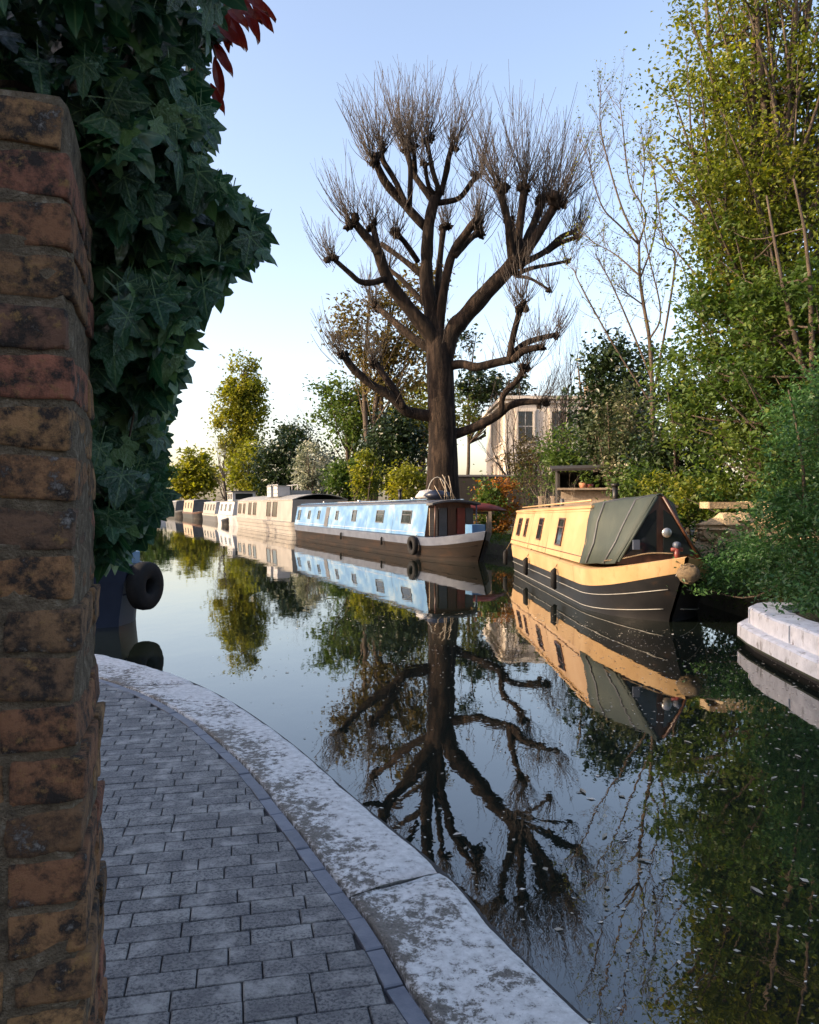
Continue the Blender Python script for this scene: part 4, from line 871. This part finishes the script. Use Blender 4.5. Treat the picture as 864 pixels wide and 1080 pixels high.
def shoot(e, L, out):
    d = Vector((out[0], out[1], 1.0)).normalized(); p = Vector(e)+Vector((out[0], out[1], .2))*.16; q = [p.copy()]; r0 = random.uniform(.012, .022)
    dd = Vector((out[0]*1.9, out[1]*1.9, .75)).normalized()
    for i in range(4):
        dd = (dd+Vector((0, 0, .22))+Vector((random.gauss(0, .10), random.gauss(0, .10), 0))).normalized(); p = p+dd*L/4; q.append(p.copy())
    sh.tube(q, [r0*(1-.62*i/4) for i in range(5)], 3, cap=False)
    for k in range(random.randint(1, 3)):
        i = random.randint(1, 3); a = q[i]; tt = a+(dd*.6+Vector((random.gauss(0, .35), random.gauss(0, .35), .35))).normalized()*L*random.uniform(.12, .3); sh.tube([a, (a+tt)/2+Vector((0, 0, .03)), tt], [r0*.5, r0*.42, r0*.3], 3, cap=False)
for e, n_, L, lean in TIPS:
    for k in range(int(n_*1.65)):
        a = random.uniform(0, 2*math.pi); m_ = abs(random.gauss(0, .38)); shoot(e+Vector((random.gauss(0, .12), random.gauss(0, .12), random.gauss(-.1, .25))), L*random.uniform(.35, 1.06), (m_*math.cos(a)+lean, m_*math.sin(a)))
for o in [c for c in pt.children if c.name.startswith('limb')]:       # water sprouts along the limbs
    vs = o.data.vertices
    for k in range(16):
        q = vs[random.randrange(len(vs))].co; shoot(q, random.uniform(.7, 2.3), (random.gauss(0, .3), random.gauss(0, .3)))
sh.out('shoots', M['twig'], pt, kind='stuff')

# ---------------------------------------------------------------- trees and shrubs of the far bank and gardens
def E(x0, x1, y0, y1, d, depth=None):
    """ellipsoid filling a measured extent at distance d"""
    a = P(x0, y0, d); b = P(x1, y1, d); c = (a+b)/2; rx = abs(b.x-a.x)/2; return ((c.x, d, c.z), (rx, depth or rx*.8, abs(b.z-a.z)/2))
def gz(x, y):
    return float(np.interp(x-interp(XR, y), [0, .5, 2.5, 7, 16, 60, 500], [.38, .46, .62, 1.0, 1.3, 1.6, 2]))
def B(x, d): X = (x-432)/F*d; return (X, d, gz(X, d)-.08)
# tall poplar-like tree, far
leafy('poplar_tree', B(254, 142), [E(237, 275, 374, 440, 142), E(226, 268, 400, 480, 142), E(245, 283, 395, 470, 142), E(234, 276, 440, 515, 142)], 15000, .62, M['l_gold'], 'tall narrow yellow green tree standing alone against the pale sky', ncl=260, rc=1.35, trunk_r=.55, stems=3, limbs=60, droop=(0, 0, -.8))
leafy('round_tree', B(202, 165), [E(182, 224, 474, 520, 165), E(178, 208, 488, 525, 165), E(205, 228, 490, 525, 165)], 5000, .9, M['l_gold'], 'low rounded golden tree farthest down the canal, beside the ivy', ncl=70, rc=2, trunk_r=.4, stems=2, limbs=40, shell=.3)
leafy('round_tree', B(150, 150), [E(125, 185, 485, 525, 150)], 3000, .9, M['l_mid'], 'low green tree half hidden by the ivy on the left', ncl=50, rc=2, trunk_r=.4, limbs=20)
leafy('golden_shrub', B(262, 120), [E(246, 290, 470, 525, 120)], 2600, .7, M['l_gold'], 'golden green shrub at the foot of the tall narrow tree', 'shrub', ncl=40, rc=1.4, trunk_r=.2, stems=3, limbs=20)
leafy('evergreen_tree', B(310, 84), [E(278, 345, 445, 535, 84), E(290, 325, 440, 500, 84), E(270, 310, 465, 535, 84), E(325, 362, 470, 535, 84)], 9000, .42, M['l_dark'], 'dark dense evergreen behind the cream houseboat', ncl=110, rc=1.2, trunk_r=.3, stems=2, limbs=20)
leafy('blossom_shrub', B(327, 70), [E(310, 345, 466, 520, 70)], 1800, .34, M['l_blossom'], 'silvery white flowering shrub in front of the dark evergreen', 'shrub', ncl=46, rc=.7, trunk_r=.1, stems=3, limbs=30)
leafy('green_shrub', B(365, 56), [E(342, 388, 486, 530, 56), E(352, 380, 478, 520, 56)], 4500, .26, M['l_mid'], 'rounded green shrub behind the stern of the blue boat', 'shrub', ncl=60, rc=.6, trunk_r=.08, stems=3, limbs=20)
leafy('dark_ivy_tree', B(415, 49), [E(382, 450, 440, 520, 49), E(395, 440, 436, 480, 49)], 9000, .26, M['l_dark'], 'dark ivy covered bushy tree left of the big bare tree trunk', ncl=100, rc=.7, trunk_r=.2, stems=2, limbs=20)
leafy('lime_shrub', B(384, 46), [E(374, 398, 472, 530, 46)], 2600, .2, M['l_bright'], 'narrow lime green shrub between the rounded green shrub and the dark ivy tree', 'shrub', ncl=36, rc=.45, trunk_r=.06, stems=2, limbs=14)
leafy('yellow_shrub', B(430, 42), [E(404, 456, 492, 532, 42)], 3600, .18, M['l_gold'], 'yellow green shrub just left of the big bare trunk', 'shrub', ncl=46, rc=.5, trunk_r=.05, stems=3, limbs=18)
leafy('bronze_tree', B(390, 62), [E(352, 420, 318, 400, 62), E(372, 452, 300, 380, 62), E(350, 385, 312, 345, 62), E(380, 470, 345, 420, 62), E(420, 478, 275, 330, 62)], 7500, .34, M['l_bronze'], 'bronze leaved tree showing behind the left limbs of the bare tree', ncl=120, rc=1.0, trunk_r=.3, stems=3, limbs=50, droop=(0, 0, -.8))
leafy('olive_tree', B(365, 68), [E(330, 400, 395, 470, 68), E(338, 372, 402, 430, 68), E(360, 420, 420, 500, 68)], 6500, .36, M['l_mid'], 'loose olive green tree above the houseboat and left of the bare tree', ncl=100, rc=1.0, trunk_r=.25, stems=3, limbs=50)
leafy('gold_backdrop_tree', B(440, 66), [E(405, 500, 400, 470, 66)], 3800, .36, M['l_gold'], 'golden tree glimpsed behind the trunk of the bare tree', ncl=70, rc=1.0, trunk_r=.25, stems=2, limbs=30)
leafy('dark_pine', B(490, 75), [E(476, 492, 345, 372, 75), E(487, 500, 345, 365, 75), E(480, 530, 385, 425, 75), E(500, 560, 395, 430, 75)], 3600, .4, M['l_dark'], 'dark pine tufts seen just right of the bare trunk above the house', ncl=60, rc=.8, trunk_r=.2, stems=1, limbs=50)
leafy('orange_shrub', B(530, 33), [E(512, 552, 500, 560, 33), E(505, 535, 515, 570, 33)], 3200, .15, M['l_orange'], 'orange and green shrub between the blue boat bow and the yellow boat', 'shrub', ncl=50, rc=.45, trunk_r=.05, stems=3, limbs=20)
leafy('green_climber', B(515, 32), [E(502, 528, 505, 565, 32)], 1600, .15, M['l_mid'], 'small green climber at the left side of the orange shrub', 'shrub', ncl=30, rc=.4, trunk_r=.04, stems=2, limbs=14)
leafy('garden_shrub', B(590, 34), [E(565, 635, 445, 505, 34), E(575, 620, 470, 530, 34)], 4500, .17, M['l_mid'], 'spreading green shrub in front of the pale house behind the yellow boat', 'shrub', ncl=60, rc=.5, trunk_r=.06, stems=3, limbs=40)
leafy('holly_tree', B(640, 29), [E(608, 668, 368, 470, 29), E(620, 690, 350, 450, 29), E(625, 700, 430, 510, 29)], 13000, .19, M['l_dark'], 'dark holly tree behind the roof of the yellow boat', ncl=120, rc=.6, trunk_r=.14, stems=2, limbs=40)
leafy('variegated_shrub', B(655, 26), [E(622, 690, 400, 500, 26), E(640, 700, 440, 520, 26)], 6500, .14, M['l_varieg'], 'variegated pale flecked shrub above the green canvas canopy', 'shrub', ncl=70, rc=.45, trunk_r=.07, stems=3, limbs=30)
leafy('laurel_shrub', B(725, 21), [E(680, 770, 430, 525, 21), E(690, 740, 400, 470, 21)], 9000, .15, M['l_dark'], 'dark laurel mass behind the peak of the canvas canopy', 'shrub', ncl=80, rc=.5, trunk_r=.08, stems=3, limbs=20)
leafy('low_garden_plants', B(700, 17.5), [E(668, 750, 498, 545, 17.5), E(740, 800, 510, 560, 17.5)], 3500, .10, M['l_bright'], 'low yellow green plants along the bank behind the canopy', 'plants', ncl=60, rc=.3, trunk_r=.02, stems=3, limbs=10)
for k, (x, y, h, mt, lb) in enumerate(((-30, 46, 9, 'l_mid', 'green tree on the near bank, first one behind the ivy'), (-42, 62, 11, 'l_bright', 'bright green tree on the near bank, second one behind the ivy'), (-58, 84, 12, 'l_mid', 'green tree on the near bank, third one behind the ivy'), (-76, 108, 13, 'l_gold', 'golden tree on the near bank, farthest one behind the ivy'))):
    leafy('bank_tree', (x, y, .45), [((x, y, h*.62), (h*.34, h*.32, h*.34)), ((x+1.5, y+1, h*.45), (h*.3, h*.3, h*.25))], 3500, .05*h, M[mt], lb, ncl=60, rc=.14*h, trunk_r=.3, stems=2, limbs=50, group='trees on the near bank')
# large multi-stemmed leafy tree on the right
leafy('leafy_tree', (8.2, 18.5, .9), [((7.05, 18.2, 11.2), (1.75, 2.2, 3.2)), ((9.2, 18.8, 12.4), (2.8, 2.6, 3.6)), ((6.95, 18.0, 8.2), (1.7, 2.0, 2.2)), ((9.0, 18.0, 7.4), (2.6, 2.2, 2.8)), ((7.8, 17.2, 5.0), (2.0, 1.8, 2.0)), ((10.2, 17.8, 5.0), (2.2, 2.2, 2.6))], 66000, .115, M['l_bright'], 'tall leafy spring tree with several stems filling the upper right', ncl=460, rc=.62, trunk_r=.2, stems=6, limbs=420, trunk_top=14.5, shell=.25)
leafy('hedge_tree', (8.0, 15.2, .8), [((7.0, 15.0, 4.0), (1.7, 1.3, 1.4)), ((8.0, 15.4, 5.2), (1.8, 1.3, 1.6)), ((7.2, 15.0, 2.9), (1.3, 1.0, 1.2)), ((6.3, 16.8, 3.6), (1.2, 1.0, 1.9)), ((6.9, 16.5, 5.6), (1.2, 1.0, 1.5)), ((6.3, 17.2, 5.2), (1.0, .9, 1.3)), ((6.75, 17.4, 7.2), (1.0, .9, 1.3))], 27000, .12, M['l_mid'], 'mid green hedge tree between the canopy and the tall leafy tree', ncl=190, rc=.45, trunk_r=.1, stems=3, limbs=120)
# dense green bush over the quay
leafy('quay_bush', (5.9, 11.8, .5), [((5.75, 11.9, 1.35), (.75, .8, .8)), ((6.2, 11.6, 2.3), (1.1, .9, 1.1)), ((5.05, 12.5, .62), (.75, .6, .55)), ((5.6, 13.4, .8), (.6, .9, .6)), ((6.1, 10.9, 1.1), (1.0, .9, .65)), ((5.25, 10.5, .72), (.42, .9, .30)), ((5.1, 9.3, .66), (.36, .7, .2)), ((6.4, 12.0, 3.2), (.9, .9, .9))], 42000, .075, M['l_deep'], 'dense deep green bush overhanging the white quay edge', 'bush', ncl=300, rc=.33, trunk_r=.05, stems=4, limbs=60, ratio=.42, shell=.5)
leafy('brown_fern', (4.95, 8.3, .5), [((5.05, 8.5, .68), (.38, .7, .18))], 1200, .06, M['l_orange'], 'small patch of brown fern on the quay edge at the right border', 'fern', ncl=26, rc=.15, trunk_r=.01, stems=3, limbs=10)
leafy('bank_bush', (6.5, 7.0, .5), [((6.3, 7.2, 1.6), (1.0, 2.6, 1.2)), ((6.8, 5.0, 2.0), (1.2, 2.0, 1.6))], 8000, .085, M['l_deep'], 'dark green bush along the quay just beyond the right border', 'bush', ncl=90, rc=.4, trunk_r=.05, stems=3, limbs=20)
leafy('low_hedge', (7.6, 18.0, .7), [((6.9, 17.2, 1.3), (1.3, .8, .9)), ((8.6, 18.4, 1.5), (1.6, .9, 1.0)), ((10.2, 19.0, 1.7), (1.6, .9, 1.2)), ((6.4, 15.6, .95), (.6, .5, .4))], 14000, .10, M['l_deep'], 'low dense green hedge along the foot of the tall leafy tree', 'hedge', ncl=120, rc=.4, trunk_r=.04, stems=4, limbs=30)
# ground cover: grass and low leaves over the right bank, spilling over its edge
gc = []
while len(gc) < 26000:
    y = random.uniform(11.6, 36) if random.random() < .8 else random.uniform(3, 60); dx = random.expovariate(1/1.6)-.06
    x = interp(XR, y)+dx
    if y < 11.9 and dx < .45: continue
    h = (.05+.28*max(0, noise.noise(Vector((x*1.3, y*.9, 5)))+.35))*random.random()
    z = gz(x, y+0)+h if dx > 0 else random.uniform(.12, .45); gc.append((x-(.05 if dx < .05 else 0), y, z))
leaves('ground_cover', gc, .075, M['l_mid'], None, .35, flat=.1, kind='stuff')
# bare and budding trees
def bare(name, base, L, r, lev, label, m='twig', stems=((0, 0, 1),), up=.3, spread=.5, n=3, buds=0, bsize=.1, bmat='l_bright', group=None):
    o = empty(name, base, 0, label=label, cat='tree', group=group); mb = MB(); tips = []
    for d in stems: grow(mb, (0, 0, -.1), d, L, r, lev, tips, up, spread, n)
    mb.out('trunk', M[m], o, True)
    if buds:
        t = np.array([tuple(q) for q in tips]); c = t[rng.integers(0, len(t), buds)]+rng.normal(size=(buds, 3))*bsize*.7; leaves('buds', c, bsize, M[bmat], o, kind='stuff')
    return o
bt = empty('budding_tree', B(690, 25), 0, label='slender tree with sparse buds between the bare tree and the leafy tree', cat='tree'); BB = Vector(bt.location); mb = MB(); tips = []
for pts, r0, r1, dz in (([(690, 560), (689, 450), (686, 367), (679, 322), (675, 292), (674, 255)], 5, 2.6, 0), ([(674, 258), (655, 239), (636, 219), (624, 183), (622, 160)], 2.2, .8, -.8), ([(674, 256), (656, 219), (639, 161), (633, 128), (634, 95)], 2.4, .8, .8), ([(674, 258), (681, 225), (664, 192), (657, 133), (654, 108)], 2.2, .8, .2), ([(676, 292), (650, 269), (625, 255)], 2.2, .9, 1.2), ([(679, 322), (664, 311), (661, 308)], 1.8, 1, 0), ([(684, 360), (697, 330), (683, 264), (676, 215)], 2.2, .8, -1), ([(688, 400), (650, 310), (628, 268)], 2.4, .8, 1), ([(689, 420), (712, 280), (700, 255), (690, 180)], 2.6, .8, -.6), ([(690, 430), (648, 365), (612, 300), (606, 285)], 2.4, .8, .4), ([(676, 292), (690, 250), (692, 200), (683, 150)], 2, .7, 1), ([(676, 215), (680, 170), (676, 130)], 1.2, .6, 0)):
    q = smoothline([tuple(P(x, y, 25+dz*i/(len(pts)-1))-BB) for i, (x, y) in enumerate(pts)], 5); kk = 25/F; mb.tube(q, [kk*(r0+(r1-r0)*i/(len(q)-1))*.5 for i in range(len(q))], 6, cap=False)
    for k in range(18):
        i = random.randrange(len(q)//3, len(q)); d = Vector(q[i])-Vector(q[i-1]); grow(mb, q[i], d.normalized()+Vector(rng.normal(size=3))*.45, random.uniform(.5, 1.1), .011, 1, tips, .25, .5, 2)
mb.out('trunk', M['bark2'], bt, True)
tt = np.array([tuple(q) for q in tips]); leaves('buds', tt[rng.integers(0, len(tt), 2200)]+rng.normal(size=(2200, 3))*.05, .075, M['l_bright'], bt, kind='stuff')
bare('twiggy_tree', B(590, 42), 4.2, .16, 4, 'upright twiggy leafless tree in front of the pale house', 'twig', ((.05, 0, 1), (-.15, .1, 1), (.2, 0, 1)), .55, .42, 3)
bare('twiggy_tree', B(548, 50), 3.6, .12, 4, 'thin leafless tree standing before the left corner of the pale house', 'twig', ((-.1, 0, 1), (.2, .1, 1), (.05, -.1, 1)), .4, .5, 3)
bare('thorn_tree', B(572, 38), 2.2, .09, 4, 'low tangled leafless thorn tree in front of the pale house', 'twig', ((-.35, 0, 1), (.3, .1, 1), (.05, -.1, 1)), .2, .6, 3, 500, .10, 'l_bronze')
leafy('screen_shrub', B(556, 40), [E(532, 584, 468, 520, 40), E(545, 575, 455, 500, 40)], 2200, .16, M['l_bronze'], 'thin bronze shrub hiding the ground floor of the pale house', 'shrub', ncl=50, rc=.5, trunk_r=.05, stems=4, limbs=50)
leafy('bank_shrub', B(668, 19.5), [E(640, 705, 488, 560, 19.5), E(700, 770, 500, 545, 18.5)], 6500, .11, M['l_mid'], 'green shrub pressing against the back of the canvas canopy', 'shrub', ncl=80, rc=.35, trunk_r=.04, stems=4, limbs=50)
bare('leafless_tree', B(322, 95), 6.0, .2, 4, 'leafless grey tree behind the dark evergreen', 'twig', ((0, 0, 1), (-.3, 0, 1)), .3, .5, 3)
bare('leafless_tree', B(238, 130), 5.5, .3, 4, 'leafless tree with spreading boughs left of the tall narrow tree', 'twig', ((.1, 0, 1), (-.3, 0, 1)), .15, .6, 3)
bare('pale_branch_shrub', B(595, 24.5), 1.15, .03, 3, 'pale dead branches arching up behind the yellow boat roof', 'paletwig', ((.3, 0, 1), (-.3, 0, .8), (.6, 0, .8), (0, .2, 1)), .1, .6, 3)
bare('climbing_stems', B(560, 30), 1.4, .03, 3, 'tangle of thin brown stems beside the orange shrub', 'twig', ((.1, 0, 1), (-.2, 0, 1), (.3, 0, 1)), .4, .4, 3, 300, .10, 'l_mid')

# ---------------------------------------------------------------- house, shed, rockery
HZ = 1.4; hs = empty('stucco_house', (P(533, 500, 60).x, 60, HZ), R(1), label='pale cream stucco house with tall windows behind the trees', cat='house')
HW, HD, HH = 11.0, 12.5, 8.2      # local: corner at origin, front face along +x (y=0), left face along +y (x=0)
MB().box((HW/2, HD/2, HH/2), (HW, HD, HH)).out('wall', M['stucco'], hs)
MB().box((HW/2, HD/2, HH+.12), (HW+.7, HD+.7, .24)).box((HW/2, HD/2, HH-.2), (HW+.4, HD+.4, .16)).out('cornice', M['stucco'], hs)
MB().box((HW/2, HD/2, 4.3), (HW+.24, HD+.24, .22)).out('string_course', M['stucco'], hs)
z = HH+.24; MB().add([(-.3, -.3, z), (HW+.3, -.3, z), (HW+.3, HD+.3, z), (-.3, HD+.3, z), (HW*.35, HD/2, z+.9), (HW*.65, HD/2, z+.9)], [(0, 1, 5, 4), (1, 2, 5), (2, 3, 4, 5), (3, 0, 4)]).out('roof', M['slate'], hs)
for x in (8.0,): MB().box((x, HD*.55, z+1.2), (.7, 1.4, 1.4)).out('chimney', M['housebrick'], hs)
def housewin(o, c, ax, nr, ww, hh):
    ax = Vector(ax); nr = Vector(nr); Mx = Matrix((ax, Vector((0, 0, 1)), nr)).transposed().to_4x4(); Mx.translation = Vector(c)
    fr = MB()
    for cx, cy, dx, dy in ((0, hh/2+.1, ww+.5, .2), (0, -hh/2-.06, ww+.4, .12), (-ww/2-.08, 0, .16, hh), (ww/2+.08, 0, .16, hh)): fr.box((cx, cy, .06), (dx, dy, .14), Mx)
    fo = fr.out('window', M['stucco'], o); MB().box((0, 0, .012), (ww, hh, .02), Mx).out('pane', M['glass'], fo)
    MB().box((0, 0, .035), (.05, hh, .03), Mx).box((0, 0, .037), (ww, .06, .026), Mx).out('glazing_bar', M['white'], fo)
for i, x in enumerate((1.5, 4.0, 6.5, 9.0)):
    for zc, hh in ((6.2, 2.2), (2.3, 2.6)): housewin(hs, (x, -.0, zc), (1, 0, 0), (0, -1, 0), 1.1, hh)
for y in (2.2, 4.6, 7.0):
    for zc, hh in ((6.2, 2.2), (2.3, 2.6)): housewin(hs, (0, y, zc), (0, -1, 0), (-1, 0, 0), 1.1, hh)
gw = empty('garden_wall', (P(480, 540, 46).x, 46, 1.0), 0, label='dark garden wall crossing behind the bare trunk below the house', cat='wall'); MB().box((3.2, 0, 1.2), (9, .3, 2.4)).out('wall', M['darkwood'], gw); MB().box((3.2, 0, 2.45), (9.1, .42, .1)).out('coping', M['slate'], gw)
sd_ = empty('garden_shed', (P(628, 530, 27.5).x, 27.5, .9), R(-8), label='dark low shed with an open front behind the yellow boat', cat='shed')
for c, d in (((0, .9, 1.05), (2.6, .08, 2.1)), ((-1.27, 0, 1.05), (.08, 1.8, 2.1)), ((1.27, 0, 1.05), (.08, 1.8, 2.1))): MB().box(c, d).out('wall', M['darkwood'], sd_)
MB().add([(-1.5, -1.2, 2.05), (1.5, -1.2, 2.12), (1.5, 1.1, 2.3), (-1.5, 1.1, 2.25), (-1.5, -1.2, 2.13), (1.5, -1.2, 2.2), (1.5, 1.1, 2.38), (-1.5, 1.1, 2.33)], [(3, 2, 1, 0), (4, 5, 6, 7), (0, 1, 5, 4), (1, 2, 6, 5), (2, 3, 7, 6), (3, 0, 4, 7)]).out('roof', M['darkwood'], sd_)
pb = empty('plank_planter', (P(612, 540, 25).x, 25, .95), R(-10), label='sloping grey plank box with plants on top, in front of the dark shed', cat='planter')
for i in range(5): MB().add([(-.72+.03*i, -.42+.09*i, .02+.26*i), (.60+.12*i, -.42+.09*i, .02+.26*i), (.68+.12*i, -.34+.09*i, .27+.26*i), (-.70+.03*i, -.34+.09*i, .27+.26*i), (-.72+.03*i, -.34+.09*i, .02+.26*i), (.60+.12*i, -.34+.09*i, .02+.26*i), (.68+.12*i, -.27+.09*i, .27+.26*i), (-.70+.03*i, -.27+.09*i, .27+.26*i)], [(0, 1, 2, 3), (4, 7, 6, 5), (0, 4, 5, 1), (1, 5, 6, 2), (2, 6, 7, 3), (3, 7, 4, 0)]).out('plank', M['oak'], pb)
MB().box((.2, .3, .7), (1.4, .7, 1.3)).out('body', M['oak'], pb); MB().box((.25, .2, 1.39), (1.9, 1.05, .06)).out('shelf', M['oak'], pb)
for i, (x, h, mt, lb) in enumerate(((615, .32, 'terracotta', 'small terracotta pot on the plank box, left one'), (622, .26, 'redpaint', 'small red pot on the plank box, right one'))):
    c = P(x, 515, 25.1); c.z = 2.37; r_ = empty('plant_pot', c, 0, label=lb, cat='pot', group='pots on the plank box'); MB().tube([(0, 0, 0), (0, 0, h*.5)], [.09, .13], 12).out('pot', M[mt], r_, True); leaves('leaves', rng.normal(size=(60, 3))*.11+np.array([0, 0, h*.5+.14]), .09, M['l_mid'], r_)
for x, lb in ((570, 'grey wooden post, left of two behind the yellow boat cabin'), (583, 'grey wooden post, right of two behind the yellow boat cabin')):
    c = P(x, 540, 26); c.z = gz(c.x, 26); thing(MB().box((c.x, c.y, c.z+.85), (.10, .10, 1.7)).box((c.x, c.y, c.z+1.72), (.13, .13, .05)), 'fence_post', 'oak', lb, 'post', smooth=False)
c = P(658, 500, 22); c.z = gz(c.x, 22); thing(MB().tube([c, c+Vector((.03, 0, 2.6))], .03, 6), 'bamboo_cane', 'paletwig', 'upright bamboo cane behind the green canopy', 'cane')
rk = empty('rockery', (5.95, 14.6, .75), 0, label='sunlit golden stone rockery right of the green canopy', cat='rockery')
for i in range(34):
    x = random.uniform(-.9, 1.3); z = random.uniform(.0, .95); mb = MB(); r_ = random.uniform(.13, .27); mb.ball((x, .35*z+random.uniform(-.08, .08)-.3, z), r_, 8, 6, .9, (1.35, .9, .75)); mb.out('stone', M['rock'], rk, False)
for i in range(4): MB().box((-.1+.72*i, .42, 1.12+.01*(i % 2)), (.70, .5, .12)).out('cap_stone', M['rock'], rk)
# unseen brick house added left of the path to throw shade over it
nh = empty('unseen_shade_house', (-9.2, -1.5, .4), 0, label='unseen brick house added beyond the left border to shade the towpath', cat='house')
MB().box((-4, -2.4, 4.6), (8, 21.6, 9.2)).out('wall', M['housebrick'], nh); MB().add([(-8.3, -13.5, 9.2), (.3, -13.5, 9.2), (.3, 8.7, 9.2), (-8.3, 8.7, 9.2), (-4, -13.5, 11.4), (-4, 8.7, 11.4)], [(1, 2, 5, 4), (3, 0, 4, 5), (0, 1, 4), (2, 3, 5), (0, 3, 2, 1)]).out('roof', M['slate'], nh)
for y in (-9, -5, -1, 3, 7):
    for zc in (1.9, 4.8, 7.6): housewin(nh, (.0, y, zc), (0, 1, 0), (1, 0, 0), 1.1, 1.7)

# ---------------------------------------------------------------- floating petals and leaves
N = 2600; q = []
while len(q) < N:
    y = random.uniform(1.2, 14); x = random.uniform(-2.5, 4.4)
    if x < np.interp(y, [p[1] for p in EC], [p[0] for p in EC])+.03: continue
    if 12.2 < y and x > 2.9: continue
    dn = noise.noise(Vector((x*.7, y*.7, 2)))+.25*(x-1.0)+.1
    if random.random() > max(.05, .45+dn): continue
    q.append((x, y, .004))
q = np.array(q); leaves('floating_petals', q, rng.uniform(.010, .036, N)*(1+.9*(rng.random(N) > .94)), M['petal'], None, .6, flat=14, fold=.05, kind='stuff')
lv, lf = lance(.16, .05); 
for i, (x, y, a, s_) in enumerate(((730, 785, .4, .9), (618, 838, .2, 1), (820, 820, 2.2, .8), (690, 910, 1.2, .9), (640, 880, 2.6, .8), (845, 800, .1, .8), (805, 945, .3, .9))):
    d = F*CAMZ/(y-YH); p = P(x, y, d); o = mesh('floating_leaf', lv, lf, M['petal'], label='pale fallen leaf floating on the dark water at the right', cat='leaf', group='fallen leaves on the water'); at = o.data.attributes.new('tint', 'FLOAT', 'POINT'); at.data.foreach_set('value', np.full(len(lv), .3, np.float32)); o.location = (p.x, p.y, .006); o.rotation_euler = (0, 0, a); o.scale = (s_*.6,)*3
